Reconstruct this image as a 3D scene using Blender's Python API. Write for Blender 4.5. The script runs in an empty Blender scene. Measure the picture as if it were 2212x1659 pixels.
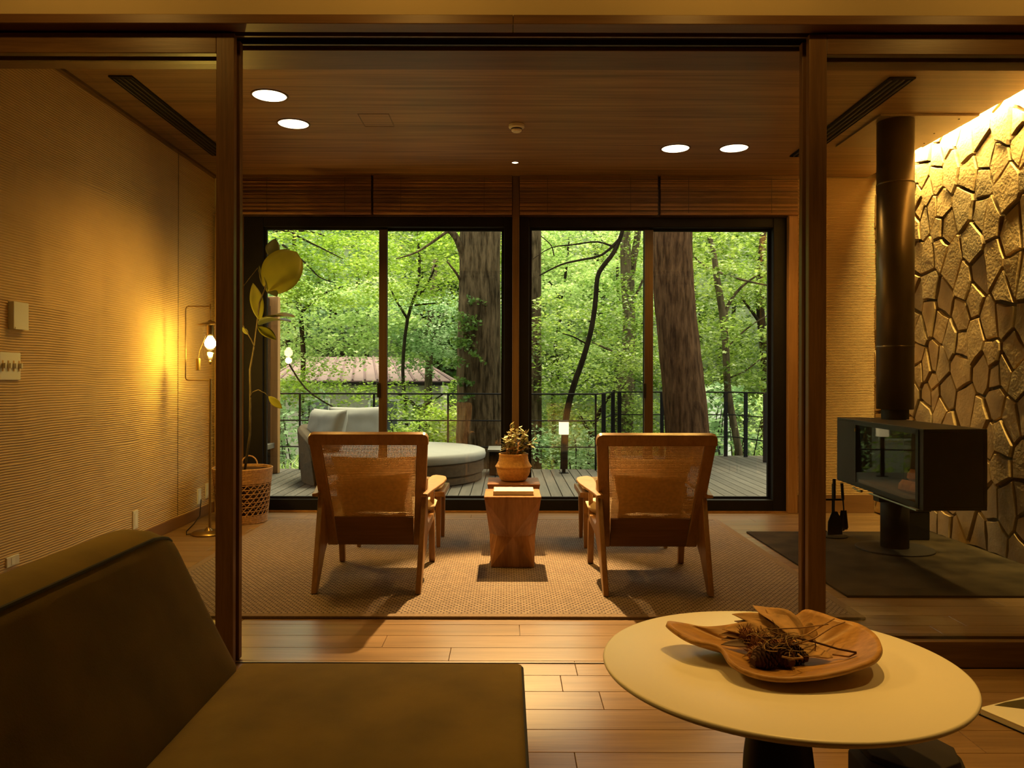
import bpy, math, random
import numpy as np
from mathutils import Vector, Matrix, noise

random.seed(7)
rng = np.random.default_rng(11)
PI = math.pi
R = math.radians
C = bpy.context.scene.collection
scene = bpy.context.scene

# ------------------------------------------------------------------ camera
F = 1690.0
EYE = 1.10
cam_data = bpy.data.cameras.new('camera')
cam_data.sensor_width = 36.0
cam_data.lens = 36.0 * F / 2212.0
cam_data.shift_x = (1106 - 1095) / 2212.0
cam_data.shift_y = -9.5 / 2212.0
cam_data.clip_start = 0.05
cam_data.clip_end = 300
cam = bpy.data.objects.new('camera', cam_data)
C.objects.link(cam)
cam.matrix_world = Matrix.Translation((0, 0, EYE)) @ Matrix.Rotation(PI / 2, 4, 'X') @ Matrix.Rotation(R(0.12), 4, 'Z')
scene.camera = cam

# ------------------------------------------------------------------ view + world + lights
scene.view_settings.view_transform = 'Standard'
scene.view_settings.look = 'None'
scene.view_settings.exposure = 0.0
scene.view_settings.gamma = 1.0
scene.view_settings.use_curve_mapping = False
scene.cycles.use_denoising = True
scene.cycles.max_bounces = 8
scene.cycles.diffuse_bounces = 5
scene.cycles.glossy_bounces = 3
scene.cycles.transparent_max_bounces = 16
scene.cycles.transmission_bounces = 4
scene.cycles.sample_clamp_indirect = 4.0
scene.cycles.caustics_reflective = False
scene.cycles.caustics_refractive = False

world = bpy.data.worlds.new('world')
scene.world = world
world.use_nodes = True
bg = world.node_tree.nodes['Background']
bg.inputs[0].default_value = (1.0, 0.98, 0.80, 1)
bg.inputs[1].default_value = 2.9

WARM = (1.0, 0.53, 0.10)


def lamp(name, kind, loc, power, color=WARM, target=None, **kw):
    d = bpy.data.lights.new(name, kind)
    d.energy = power
    d.color = color
    for k, v in kw.items():
        setattr(d, k, v)
    o = bpy.data.objects.new(name, d)
    C.objects.link(o)
    o.location = loc
    if target is not None:
        o.rotation_euler = (Vector(target) - Vector(loc)).to_track_quat('-Z', 'Y').to_euler()
    return o


CEIL = 2.78
YW = 6.5          # window wall plane
XL = -2.43        # left wall plane
XR = 3.06         # stone face plane
# sun: soft overcast light from high over the trees
sun = lamp('sun', 'SUN', (0, 20, 20), 9.0, (1.0, 0.91, 0.58), target=(-2, 11, 0), angle=R(25))
# room downlights (the lamps themselves are built below)
DOWN = [(-1.408, 4.63), (-1.406, 5.14), (1.218, 5.67), (1.64, 5.66)]
for i, (x, y) in enumerate(DOWN):
    lamp('downlight_lamp', 'SPOT', (x, y, CEIL - 0.012), 95, WARM, target=(x, y, 0), spot_size=R(135), spot_blend=0.7, shadow_soft_size=0.08)
lamp('accent_lamp', 'SPOT', (0.06, 6.05, CEIL - 0.03), 1500, (1.0, 0.62, 0.22), target=(0.05, 3.98, 0.0), spot_size=R(34), spot_blend=0.55, shadow_soft_size=0.02)
# cove strip over the stone wall
cove = lamp('cove_lamp', 'AREA', (3.005, 4.85, 2.87), 330, (1.0, 0.68, 0.20), target=(3.03, 5.0, 0), shape='RECTANGLE', size=0.03, size_y=2.8)
cove.rotation_euler = (0, R(-52), 0)
cove.data.spread = R(140)
# living room ceiling lamps, out of frame
for (x, y, p, sp) in [(1.05, 2.55, 130, 62), (0.45, 2.5, 30, 60), (1.9, 1.9, 50, 80)]:
    lamp('living_room_lamp', 'SPOT', (x, y, 2.84), p, WARM, target=(x * 0.9, y - 0.35, 0), spot_size=R(sp), spot_blend=0.9, shadow_soft_size=0.04)
for x in (-1.6, -0.4, 0.8, 2.0):  # added unseen spots that brighten the wall above the lintel
    lamp('added_wall_wash', 'SPOT', (x, 2.25, 2.80), 10, WARM, target=(x, 2.93, 2.55), spot_size=R(130), spot_blend=0.9, shadow_soft_size=0.03)
lamp('added_sofa_fill', 'SPOT', (-1.7, 2.2, 2.84), 150, WARM, target=(-0.7, 1.7, 0), spot_size=R(110), spot_blend=0.9, shadow_soft_size=0.45)  # added fill spot that lights the sofa top and seat

# ------------------------------------------------------------------ materials
def newmat(name):
    m = bpy.data.materials.new(name)
    m.use_nodes = True
    nt = m.node_tree
    b = nt.nodes['Principled BSDF']
    return m, nt, b


def link(nt, a, b):
    nt.links.new(a, b)


def plain(name, col, rough=0.6, metal=0.0, noise_amt=0.12, noise_scale=12, bump=0.0, bump_scale=80, spec=0.5):
    m, nt, b = newmat(name)
    tc = nt.nodes.new('ShaderNodeTexCoord')
    n = nt.nodes.new('ShaderNodeTexNoise')
    n.inputs['Scale'].default_value = noise_scale
    n.inputs['Detail'].default_value = 4
    link(nt, tc.outputs['Object'], n.inputs['Vector'])
    r = nt.nodes.new('ShaderNodeValToRGB')
    r.color_ramp.elements[0].position = 0.3
    r.color_ramp.elements[1].position = 0.7
    r.color_ramp.elements[0].color = (*[c * (1 - noise_amt) for c in col], 1)
    r.color_ramp.elements[1].color = (*[min(1, c * (1 + noise_amt)) for c in col], 1)
    link(nt, n.outputs['Fac'], r.inputs['Fac'])
    link(nt, r.outputs['Color'], b.inputs['Base Color'])
    b.inputs['Roughness'].default_value = rough
    b.inputs['Metallic'].default_value = metal
    b.inputs['Specular IOR Level'].default_value = spec
    if bump > 0:
        n2 = nt.nodes.new('ShaderNodeTexNoise')
        n2.inputs['Scale'].default_value = bump_scale
        n2.inputs['Detail'].default_value = 3
        link(nt, tc.outputs['Object'], n2.inputs['Vector'])
        bp = nt.nodes.new('ShaderNodeBump')
        bp.inputs['Strength'].default_value = bump
        bp.inputs['Distance'].default_value = 0.004
        link(nt, n2.outputs['Fac'], bp.inputs['Height'])
        link(nt, bp.outputs['Normal'], b.inputs['Normal'])
    return m


def wood(name, c1, c2, axis='X', scale=9.0, rough=0.42, bump=0.15, vary=0.0, stretch=18, spec=0.4):
    """grain runs along the given axis; vary = brightness change from piece to piece"""
    m, nt, b = newmat(name)
    tc = nt.nodes.new('ShaderNodeTexCoord')
    mp = nt.nodes.new('ShaderNodeMapping')
    s = [scale, scale, scale]
    s['XYZ'.index(axis)] = scale / stretch
    mp.inputs['Scale'].default_value = s
    link(nt, tc.outputs['Object'], mp.inputs['Vector'])
    oi = nt.nodes.new('ShaderNodeObjectInfo')
    if vary > 0:
        ml = nt.nodes.new('ShaderNodeVectorMath')
        ml.operation = 'ADD'
        sc = nt.nodes.new('ShaderNodeMath')
        sc.operation = 'MULTIPLY'
        sc.inputs[1].default_value = 37.0
        link(nt, oi.outputs['Random'], sc.inputs[0])
        link(nt, mp.outputs['Vector'], ml.inputs[0])
        link(nt, sc.outputs[0], ml.inputs[1])
        vec = ml.outputs[0]
    else:
        vec = mp.outputs['Vector']
    n = nt.nodes.new('ShaderNodeTexNoise')
    n.inputs['Scale'].default_value = 1.6
    n.inputs['Detail'].default_value = 8
    n.inputs['Roughness'].default_value = 0.62
    n.inputs['Distortion'].default_value = 0.5
    link(nt, vec, n.inputs['Vector'])
    n2 = nt.nodes.new('ShaderNodeTexNoise')
    n2.inputs['Scale'].default_value = 9
    n2.inputs['Detail'].default_value = 3
    link(nt, vec, n2.inputs['Vector'])
    mx = nt.nodes.new('ShaderNodeMath')
    mx.operation = 'MULTIPLY_ADD'
    mx.inputs[1].default_value = 0.35
    link(nt, n2.outputs['Fac'], mx.inputs[0])
    link(nt, n.outputs['Fac'], mx.inputs[2])
    r = nt.nodes.new('ShaderNodeValToRGB')
    r.color_ramp.elements[0].position = 0.45
    r.color_ramp.elements[1].position = 0.85
    r.color_ramp.elements[0].color = (*c1, 1)
    r.color_ramp.elements[1].color = (*c2, 1)
    link(nt, mx.outputs[0], r.inputs['Fac'])
    col = r.outputs['Color']
    if vary > 0:
        hs = nt.nodes.new('ShaderNodeHueSaturation')
        mr = nt.nodes.new('ShaderNodeMapRange')
        mr.inputs['To Min'].default_value = 1 - vary
        mr.inputs['To Max'].default_value = 1 + vary
        link(nt, oi.outputs['Random'], mr.inputs['Value'])
        link(nt, mr.outputs[0], hs.inputs['Value'])
        link(nt, col, hs.inputs['Color'])
        col = hs.outputs['Color']
    link(nt, col, b.inputs['Base Color'])
    b.inputs['Roughness'].default_value = rough
    b.inputs['Specular IOR Level'].default_value = spec
    bp = nt.nodes.new('ShaderNodeBump')
    bp.inputs['Strength'].default_value = bump
    bp.inputs['Distance'].default_value = 0.002
    link(nt, mx.outputs[0], bp.inputs['Height'])
    link(nt, bp.outputs['Normal'], b.inputs['Normal'])
    return m


def island_vary(m, lo=0.55, hi=1.35):
    nt = m.node_tree
    b = nt.nodes['Principled BSDF']
    src = b.inputs['Base Color'].links[0].from_socket
    g = nt.nodes.new('ShaderNodeNewGeometry')
    mr = nt.nodes.new('ShaderNodeMapRange')
    mr.inputs['To Min'].default_value = lo
    mr.inputs['To Max'].default_value = hi
    hs = nt.nodes.new('ShaderNodeHueSaturation')
    nt.links.new(g.outputs['Random Per Island'], mr.inputs['Value'])
    nt.links.new(mr.outputs[0], hs.inputs['Value'])
    nt.links.new(src, hs.inputs['Color'])
    nt.links.new(hs.outputs['Color'], b.inputs['Base Color'])


def emissive(name, col, strength):
    m, nt, b = newmat(name)
    b.inputs['Base Color'].default_value = (*col, 1)
    b.inputs['Emission Color'].default_value = (*col, 1)
    b.inputs['Emission Strength'].default_value = strength
    return m


def glass(name, tint=(0.97, 0.98, 0.96), f0=0.035):
    m = bpy.data.materials.new(name)
    m.use_nodes = True
    nt = m.node_tree
    nt.nodes.clear()
    out = nt.nodes.new('ShaderNodeOutputMaterial')
    mix = nt.nodes.new('ShaderNodeMixShader')
    t = nt.nodes.new('ShaderNodeBsdfTransparent')
    t.inputs[0].default_value = (*tint, 1)
    g = nt.nodes.new('ShaderNodeBsdfGlossy')
    g.inputs['Roughness'].default_value = 0.0
    lw = nt.nodes.new('ShaderNodeLayerWeight')
    lw.inputs['Blend'].default_value = 0.5
    p = nt.nodes.new('ShaderNodeMath')
    p.operation = 'POWER'
    p.inputs[1].default_value = 5
    link(nt, lw.outputs['Facing'], p.inputs[0])
    ma = nt.nodes.new('ShaderNodeMath')
    ma.operation = 'MULTIPLY_ADD'
    ma.inputs[1].default_value = 0.85
    ma.inputs[2].default_value = f0
    link(nt, p.outputs[0], ma.inputs[0])
    link(nt, ma.outputs[0], mix.inputs[0])
    link(nt, t.outputs[0], mix.inputs[1])
    link(nt, g.outputs[0], mix.inputs[2])
    link(nt, mix.outputs[0], out.inputs[0])
    return m


def leafmat(name, dark, mid, light, trans=0.45, island=True, rough=0.5, nscale=0.9):
    m = bpy.data.materials.new(name)
    m.use_nodes = True
    nt = m.node_tree
    nt.nodes.clear()
    out = nt.nodes.new('ShaderNodeOutputMaterial')
    geo = nt.nodes.new('ShaderNodeNewGeometry')
    n = nt.nodes.new('ShaderNodeTexNoise')
    n.inputs['Scale'].default_value = nscale
    n.inputs['Detail'].default_value = 2
    link(nt, geo.outputs['Position'], n.inputs['Vector'])
    ad = nt.nodes.new('ShaderNodeMath')
    ad.operation = 'MULTIPLY_ADD'
    ad.inputs[1].default_value = 0.45
    link(nt, geo.outputs['Random Per Island'], ad.inputs[0])
    link(nt, n.outputs['Fac'], ad.inputs[2])
    r = nt.nodes.new('ShaderNodeValToRGB')
    e = r.color_ramp.elements
    e[0].position = 0.42
    e[0].color = (*dark, 1)
    e[1].position = 1.0
    e[1].color = (*light, 1)
    k = e.new(0.7)
    k.color = (*mid, 1)
    link(nt, ad.outputs[0], r.inputs['Fac'])
    d = nt.nodes.new('ShaderNodeBsdfPrincipled')
    d.inputs['Roughness'].default_value = rough
    link(nt, r.outputs['Color'], d.inputs['Base Color'])
    t = nt.nodes.new('ShaderNodeBsdfTranslucent')
    link(nt, r.outputs['Color'], t.inputs['Color'])
    mix = nt.nodes.new('ShaderNodeMixShader')
    mix.inputs[0].default_value = trans
    link(nt, d.outputs[0], mix.inputs[1])
    link(nt, t.outputs[0], mix.inputs[2])
    link(nt, mix.outputs[0], out.inputs[0])
    return m


M = {}
M['plaster'] = plain('combed_plaster', (0.58, 0.40, 0.20), 0.9, noise_amt=0.06, noise_scale=3)
M['plaster_smooth'] = plain('smooth_plaster', (0.50, 0.40, 0.24), 0.9, noise_amt=0.05, noise_scale=2)
M['lintel'] = wood('lintel_wood', (0.10, 0.05, 0.02), (0.17, 0.085, 0.035), 'X', 12)
M['doorwood_v'] = wood('door_wood_vertical', (0.095, 0.046, 0.016), (0.17, 0.09, 0.034), 'Z', 22, 0.38)
M['doorwood_h'] = wood('door_wood_horizontal', (0.095, 0.046, 0.016), (0.17, 0.09, 0.034), 'X', 22, 0.38)
M['jamb'] = wood('jamb_wood', (0.27, 0.14, 0.055), (0.40, 0.22, 0.09), 'Z', 14, 0.45)
M['floor'] = wood('floor_wood', (0.15, 0.085, 0.038), (0.28, 0.17, 0.083), 'X', 13, 0.31, 0.22, vary=0.10, spec=0.5)
M['base'] = wood('baseboard_wood', (0.15, 0.072, 0.03), (0.24, 0.12, 0.05), 'X', 10)
M['black'] = plain('black_frame', (0.010, 0.009, 0.010), 0.6, noise_amt=0.1, spec=0.12)
M['track'] = plain('dark_track', (0.02, 0.014, 0.014), 0.5, noise_amt=0.1)
M['mullion'] = wood('mullion_wood', (0.045, 0.024, 0.011), (0.075, 0.043, 0.02), 'Z', 14)
M['blind'] = wood('bamboo_slats', (0.16, 0.08, 0.035), (0.32, 0.17, 0.07), 'X', 26, 0.55, 0.2)
island_vary(M['blind'])
M['chair'] = wood('chair_wood', (0.24, 0.12, 0.042), (0.37, 0.20, 0.078), 'Z', 15, 0.33)
M['chair_panel'] = wood('chair_panel_wood', (0.15, 0.07, 0.03), (0.23, 0.11, 0.05), 'X', 15, 0.4)
M['cane'] = plain('woven_cane', (0.66, 0.42, 0.16), 0.6, noise_amt=0.15, noise_scale=60)
M['cream'] = plain('cream_fabric', (0.62, 0.52, 0.38), 0.85, noise_amt=0.05, bump=0.25, bump_scale=300)
M['backcush'] = plain('sand_fabric', (0.40, 0.27, 0.12), 0.9, noise_amt=0.06, bump=0.25, bump_scale=300)
M['stool'] = wood('stool_wood', (0.20, 0.085, 0.035), (0.44, 0.22, 0.10), 'Z', 9, 0.32, 0.1, stretch=10)
M['stool_dark'] = wood('stool_dark_wood', (0.17, 0.07, 0.035), (0.30, 0.14, 0.07), 'X', 9, 0.4, 0.1, stretch=10)
M['paper'] = plain('white_paper', (0.80, 0.78, 0.70), 0.6, noise_amt=0.02)
M['white_plastic'] = plain('white_plastic', (0.70, 0.66, 0.58), 0.4, noise_amt=0.02)
M['velvet'] = plain('olive_velvet', (0.18, 0.12, 0.016), 0.85, noise_amt=0.22, noise_scale=5, bump=0.15, bump_scale=200)
M['piping'] = plain('dark_piping', (0.02, 0.018, 0.02), 0.7)
M['table'] = plain('pale_table_top', (0.84, 0.80, 0.70), 0.36, noise_amt=0.015, noise_scale=3)
M['blackmetal'] = plain('black_metal', (0.010, 0.009, 0.010), 0.5, noise_amt=0.1, spec=0.25)
M['charcoal'] = plain('charcoal_matte', (0.02, 0.015, 0.016), 0.9)
M['bowl'] = wood('carved_bowl_wood', (0.20, 0.09, 0.02), (0.50, 0.27, 0.08), 'X', 12, 0.45, 0.12, stretch=5)
M['dryleaf'] = plain('dried_leaf', (0.34, 0.19, 0.07), 0.7, noise_amt=0.35, noise_scale=25, bump=0.3, bump_scale=60)
M['dryleaf_dark'] = plain('dried_leaf_dark', (0.10, 0.045, 0.025), 0.6, noise_amt=0.35, noise_scale=25)
M['burr'] = plain('burr_brown', (0.22, 0.09, 0.045), 0.9, noise_amt=0.4, noise_scale=40)
M['cone'] = plain('cone_dark', (0.07, 0.03, 0.02), 0.8, noise_amt=0.4, noise_scale=40)
M['twig'] = plain('twig_brown', (0.30, 0.17, 0.08), 0.8, noise_amt=0.3, noise_scale=60)
M['stove'] = plain('stove_steel', (0.022, 0.018, 0.017), 0.6, metal=0.0, spec=0.2, noise_amt=0.15)
M['flue'] = plain('flue_enamel', (0.13, 0.09, 0.05), 0.34, metal=0.6, noise_amt=0.1)
M['stove_in'] = plain('firebrick', (0.14, 0.09, 0.05), 0.9, noise_amt=0.25)
M['log'] = wood('log_wood', (0.30, 0.12, 0.05), (0.55, 0.27, 0.12), 'X', 14, 0.8)
M['hearth'] = plain('hearth_slate', (0.034, 0.024, 0.014), 0.9, spec=0.12, noise_amt=0.6, noise_scale=5, bump=0.3, bump_scale=20)
M['stone'] = plain('wall_stone', (0.42, 0.28, 0.135), 0.9, noise_amt=0.22, noise_scale=7, bump=0.9, bump_scale=55)
M['stone_b'] = plain('wall_stone_grey', (0.34, 0.24, 0.13), 0.9, noise_amt=0.22, noise_scale=7, bump=0.9, bump_scale=55)
M['mortar'] = plain('dark_mortar', (0.07, 0.045, 0.022), 0.95, noise_amt=0.3)
M['steelplate'] = plain('ceiling_plate', (0.20, 0.13, 0.07), 0.4, metal=0.3)
M['vent'] = plain('vent_black', (0.008, 0.007, 0.006), 0.7, spec=0.1)
M['brass'] = plain('aged_brass', (0.30, 0.20, 0.08), 0.3, metal=0.9, noise_amt=0.1)
M['wicker'] = plain('wicker', (0.42, 0.24, 0.10), 0.75, noise_amt=0.25, noise_scale=70, bump=0.5, bump_scale=150)
M['liner'] = plain('basket_liner', (0.045, 0.022, 0.014), 0.95)
M['seagrass'] = plain('seagrass', (0.50, 0.29, 0.09), 0.8, noise_amt=0.2, noise_scale=60, bump=0.5, bump_scale=150)
M['soil'] = plain('potting_soil', (0.05, 0.03, 0.02), 0.95, noise_amt=0.4, noise_scale=60)
M['deck'] = wood('deck_wood', (0.055, 0.049, 0.040), (0.090, 0.080, 0.066), 'Y', 14, 0.85, 0.3, vary=0.13, spec=0.12)
M['screen'] = wood('screen_wood', (0.30, 0.15, 0.05), (0.46, 0.25, 0.10), 'Z', 14, 0.5)
M['screen_grey'] = plain('grey_shutter', (0.12, 0.11, 0.09), 0.6)
M['iron'] = plain('railing_iron', (0.008, 0.008, 0.009), 0.7, spec=0.1)
M['daybed'] = wood('daybed_weave', (0.05, 0.038, 0.025), (0.09, 0.07, 0.047), 'X', 16, 0.9, 0.3, spec=0.08)
M['outfab'] = plain('outdoor_canvas', (0.26, 0.255, 0.225), 0.9, noise_amt=0.04, bump=0.2, bump_scale=200)
M['roof'] = plain('red_metal_roof', (0.20, 0.115, 0.125), 0.7, noise_amt=0.15, noise_scale=2)
M['housewall'] = plain('house_wall', (0.42, 0.40, 0.34), 0.8)
M['whitewall'] = plain('white_wall', (0.80, 0.82, 0.76), 0.8)
M['darkglass'] = plain('dark_window', (0.05, 0.06, 0.07), 0.15)
M['ground'] = plain('forest_floor', (0.045, 0.075, 0.02), 0.95, noise_amt=0.7, noise_scale=1.3)
M['win_glass'] = glass('window_glass', f0=0.05)
M['door_glass'] = glass('door_glass', f0=0.03)
M['stove_glass'] = glass('stove_glass', (0.85, 0.8, 0.72), 0.010)
M['lamp_glass'] = glass('lamp_glass', (0.98, 0.96, 0.9), 0.04)
M['figleaf'] = leafmat('fig_leaf', (0.12, 0.13, 0.01), (0.24, 0.24, 0.02), (0.36, 0.34, 0.03), 0.5, nscale=4)
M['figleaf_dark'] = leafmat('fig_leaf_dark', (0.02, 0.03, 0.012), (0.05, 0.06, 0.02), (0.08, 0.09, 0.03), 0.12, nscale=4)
M['potleaf'] = leafmat('pot_leaf', (0.10, 0.10, 0.04), (0.25, 0.24, 0.09), (0.62, 0.58, 0.28), 0.15, nscale=20)
M['bark'] = None


def barkmat(name, c1, c2, scale=14):
    m, nt, b = newmat(name)
    tc = nt.nodes.new('ShaderNodeTexCoord')
    mp = nt.nodes.new('ShaderNodeMapping')
    mp.inputs['Scale'].default_value = (scale, scale, scale / 6)
    link(nt, tc.outputs['Object'], mp.inputs['Vector'])
    n = nt.nodes.new('ShaderNodeTexNoise')
    n.inputs['Scale'].default_value = 1.5
    n.inputs['Detail'].default_value = 6
    n.inputs['Roughness'].default_value = 0.7
    link(nt, mp.outputs['Vector'], n.inputs['Vector'])
    r = nt.nodes.new('ShaderNodeValToRGB')
    r.color_ramp.elements[0].position = 0.38
    r.color_ramp.elements[1].position = 0.68
    r.color_ramp.elements[0].color = (*c1, 1)
    r.color_ramp.elements[1].color = (*c2, 1)
    link(nt, n.outputs['Fac'], r.inputs['Fac'])
    link(nt, r.outputs['Color'], b.inputs['Base Color'])
    b.inputs['Roughness'].default_value = 0.95
    b.inputs['Specular IOR Level'].default_value = 0.05
    bp = nt.nodes.new('ShaderNodeBump')
    bp.inputs['Strength'].default_value = 1.0
    bp.inputs['Distance'].default_value = 0.03
    link(nt, n.outputs['Fac'], bp.inputs['Height'])
    link(nt, bp.outputs['Normal'], b.inputs['Normal'])
    return m


M['bark'] = barkmat('rough_bark', (0.022, 0.016, 0.008), (0.15, 0.11, 0.06))
M['bark_red'] = barkmat('red_brown_bark', (0.028, 0.014, 0.007), (0.13, 0.07, 0.034))
M['bark_dark'] = barkmat('dark_bark', (0.010, 0.008, 0.005), (0.032, 0.025, 0.014))
M['bark_pale'] = barkmat('pale_bark', (0.045, 0.035, 0.02), (0.15, 0.12, 0.07))


def rugmat():
    m, nt, b = newmat('sisal_weave')
    tc = nt.nodes.new('ShaderNodeTexCoord')
    br = nt.nodes.new('ShaderNodeTexBrick')
    br.inputs['Scale'].default_value = 1.0
    br.inputs['Brick Width'].default_value = 0.028
    br.inputs['Row Height'].default_value = 0.020
    br.inputs['Mortar Size'].default_value = 0.005
    br.inputs['Mortar Smooth'].default_value = 0.6
    br.offset = 0.5
    br.inputs['Color1'].default_value = (0.36, 0.27, 0.20, 1)
    br.inputs['Color2'].default_value = (0.27, 0.20, 0.15, 1)
    br.inputs['Mortar'].default_value = (0.09, 0.06, 0.045, 1)
    link(nt, tc.outputs['Object'], br.inputs['Vector'])
    n = nt.nodes.new('ShaderNodeTexNoise')
    n.inputs['Scale'].default_value = 160
    link(nt, tc.outputs['Object'], n.inputs['Vector'])
    hs = nt.nodes.new('ShaderNodeHueSaturation')
    mr = nt.nodes.new('ShaderNodeMapRange')
    mr.inputs['From Min'].default_value = 0.3
    mr.inputs['From Max'].default_value = 0.7
    mr.inputs['To Min'].default_value = 0.75
    mr.inputs['To Max'].default_value = 1.25
    link(nt, n.outputs['Fac'], mr.inputs['Value'])
    link(nt, mr.outputs[0], hs.inputs['Value'])
    link(nt, br.outputs['Color'], hs.inputs['Color'])
    link(nt, hs.outputs['Color'], b.inputs['Base Color'])
    b.inputs['Roughness'].default_value = 0.95
    bp = nt.nodes.new('ShaderNodeBump')
    bp.inputs['Strength'].default_value = 0.8
    bp.inputs['Distance'].default_value = 0.004
    bp.invert = True
    link(nt, br.outputs['Fac'], bp.inputs['Height'])
    link(nt, bp.outputs['Normal'], b.inputs['Normal'])
    return m


M['rug'] = rugmat()


def ceilmat():
    """fine reeded wood veneer: thin lines running across the room"""
    m, nt, b = newmat('reeded_ceiling')
    tc = nt.nodes.new('ShaderNodeTexCoord')
    mp = nt.nodes.new('ShaderNodeMapping')
    mp.inputs['Scale'].default_value = (0.7, 14, 14)
    link(nt, tc.outputs['Object'], mp.inputs['Vector'])
    n = nt.nodes.new('ShaderNodeTexNoise')
    n.inputs['Scale'].default_value = 1.5
    n.inputs['Detail'].default_value = 6
    link(nt, mp.outputs['Vector'], n.inputs['Vector'])
    mp2 = nt.nodes.new('ShaderNodeMapping')
    mp2.inputs['Scale'].default_value = (1.2, 45, 1)
    link(nt, tc.outputs['Object'], mp2.inputs['Vector'])
    n2 = nt.nodes.new('ShaderNodeTexNoise')
    n2.inputs['Scale'].default_value = 1.0
    n2.inputs['Detail'].default_value = 1
    link(nt, mp2.outputs['Vector'], n2.inputs['Vector'])
    ma = nt.nodes.new('ShaderNodeMath')
    ma.operation = 'MULTIPLY_ADD'
    ma.inputs[1].default_value = 0.6
    link(nt, n2.outputs['Fac'], ma.inputs[0])
    link(nt, n.outputs['Fac'], ma.inputs[2])
    r = nt.nodes.new('ShaderNodeValToRGB')
    r.color_ramp.elements[0].position = 0.55
    r.color_ramp.elements[1].position = 1.0
    r.color_ramp.elements[0].color = (0.135, 0.072, 0.030, 1)
    r.color_ramp.elements[1].color = (0.31, 0.18, 0.082, 1)
    link(nt, ma.outputs[0], r.inputs['Fac'])
    link(nt, r.outputs['Color'], b.inputs['Base Color'])
    b.inputs['Roughness'].default_value = 0.45
    return m


M['ceiling'] = ceilmat()

# ------------------------------------------------------------------ mesh helpers
class MB:
    def __init__(s):
        s.v = []
        s.f = []

    def add(s, vs, fs):
        n = len(s.v)
        s.v.extend([tuple(p) for p in vs])
        s.f.extend([tuple(i + n for i in f) for f in fs])
        return s

    def box(s, x0, x1, y0, y1, z0, z1):
        return s.add([(x0, y0, z0), (x1, y0, z0), (x1, y1, z0), (x0, y1, z0), (x0, y0, z1), (x1, y0, z1), (x1, y1, z1), (x0, y1, z1)],
                     [(0, 3, 2, 1), (4, 5, 6, 7), (0, 1, 5, 4), (1, 2, 6, 5), (2, 3, 7, 6), (3, 0, 4, 7)])

    def loft(s, rings, caps=True, closed=True):
        n = len(rings[0])
        vs = [p for r in rings for p in r]
        fs = []
        for i in range(len(rings) - 1):
            for j in range(n if closed else n - 1):
                a, b = i * n + j, i * n + (j + 1) % n
                fs.append((a, b, b + n, a + n))
        if caps:
            fs.append(tuple(range(n - 1, -1, -1)))
            fs.append(tuple(range((len(rings) - 1) * n, len(rings) * n)))
        return s.add(vs, fs)

    def tube(s, pts, rad, n=8, caps=True):
        pts = [Vector(p) for p in pts]
        if not isinstance(rad, (list, tuple)):
            rad = [rad] * len(pts)
        rings = []
        up = Vector((0, 0, 1))
        d0 = (pts[1] - pts[0]).normalized()
        a = d0.cross(up)
        if a.length < 0.1:
            a = d0.cross(Vector((1, 0, 0)))
        a.normalize()
        for i, p in enumerate(pts):
            d = (pts[min(i + 1, len(pts) - 1)] - pts[max(i - 1, 0)]).normalized()
            a = (a - d * a.dot(d))
            if a.length < 1e-5:
                a = d.orthogonal()
            a.normalize()
            b = d.cross(a)
            rings.append([p + (a * math.cos(t) + b * math.sin(t)) * rad[i] for t in [2 * PI * k / n for k in range(n)]])
        return s.loft(rings, caps)

    def lathe(s, prof, c=(0, 0, 0), n=32, caps=True, sx=1, sy=1):
        rings = [[(c[0] + r * sx * math.cos(2 * PI * k / n), c[1] + r * sy * math.sin(2 * PI * k / n), c[2] + z) for k in range(n)] for r, z in prof]
        return s.loft(rings, caps)

    def prism(s, poly, axis, a, b):
        """poly in the two other axes, extruded from a to b along axis"""
        def mk(t, p):
            if axis == 'X':
                return (t, p[0], p[1])
            if axis == 'Y':
                return (p[0], t, p[1])
            return (p[0], p[1], t)
        return s.loft([[mk(a, p) for p in poly], [mk(b, p) for p in poly]])

    def mesh(s, name, smooth=False):
        me = bpy.data.meshes.new(name)
        me.from_pydata(s.v, [], s.f)
        me.update()
        if smooth:
            me.shade_smooth()
        return me


WORLD = {}


def tag(o, label=None, cat=None, group=None, kind=None):
    if label:
        o['label'] = label
    if cat:
        o['category'] = cat
    if group:
        o['group'] = group
    if kind:
        o['kind'] = kind
    return o


def obj(name, mb, mat, parent=None, smooth=False, bevel=0.0, bseg=2, local=False, label=None, cat=None, group=None, kind=None, subsurf=0, solid=0.0):
    me = mb if isinstance(mb, bpy.types.Mesh) else mb.mesh(name, smooth)
    if mat is not None:
        me.materials.append(mat)
    o = bpy.data.objects.new(name, me)
    C.objects.link(o)
    if parent is not None:
        o.parent = parent
        if not local:
            o.location = -WORLD.get(parent.name, Vector((0, 0, 0)))
            WORLD[o.name] = Vector((0, 0, 0))
        else:
            WORLD[o.name] = WORLD.get(parent.name, Vector((0, 0, 0)))
    if solid:
        m = o.modifiers.new('solid', 'SOLIDIFY')
        m.thickness = solid
        m.offset = 0
    if bevel > 0:
        m = o.modifiers.new('bevel', 'BEVEL')
        m.width = bevel
        m.segments = bseg
        m.limit_method = 'ANGLE'
        m.angle_limit = R(40)
        if smooth is False and bseg > 1:
            me.shade_smooth()
            m.harden_normals = True
    if subsurf:
        m = o.modifiers.new('sub', 'SUBSURF')
        m.levels = m.render_levels = subsurf
    tag(o, label, cat, group, kind)
    return o


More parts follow.
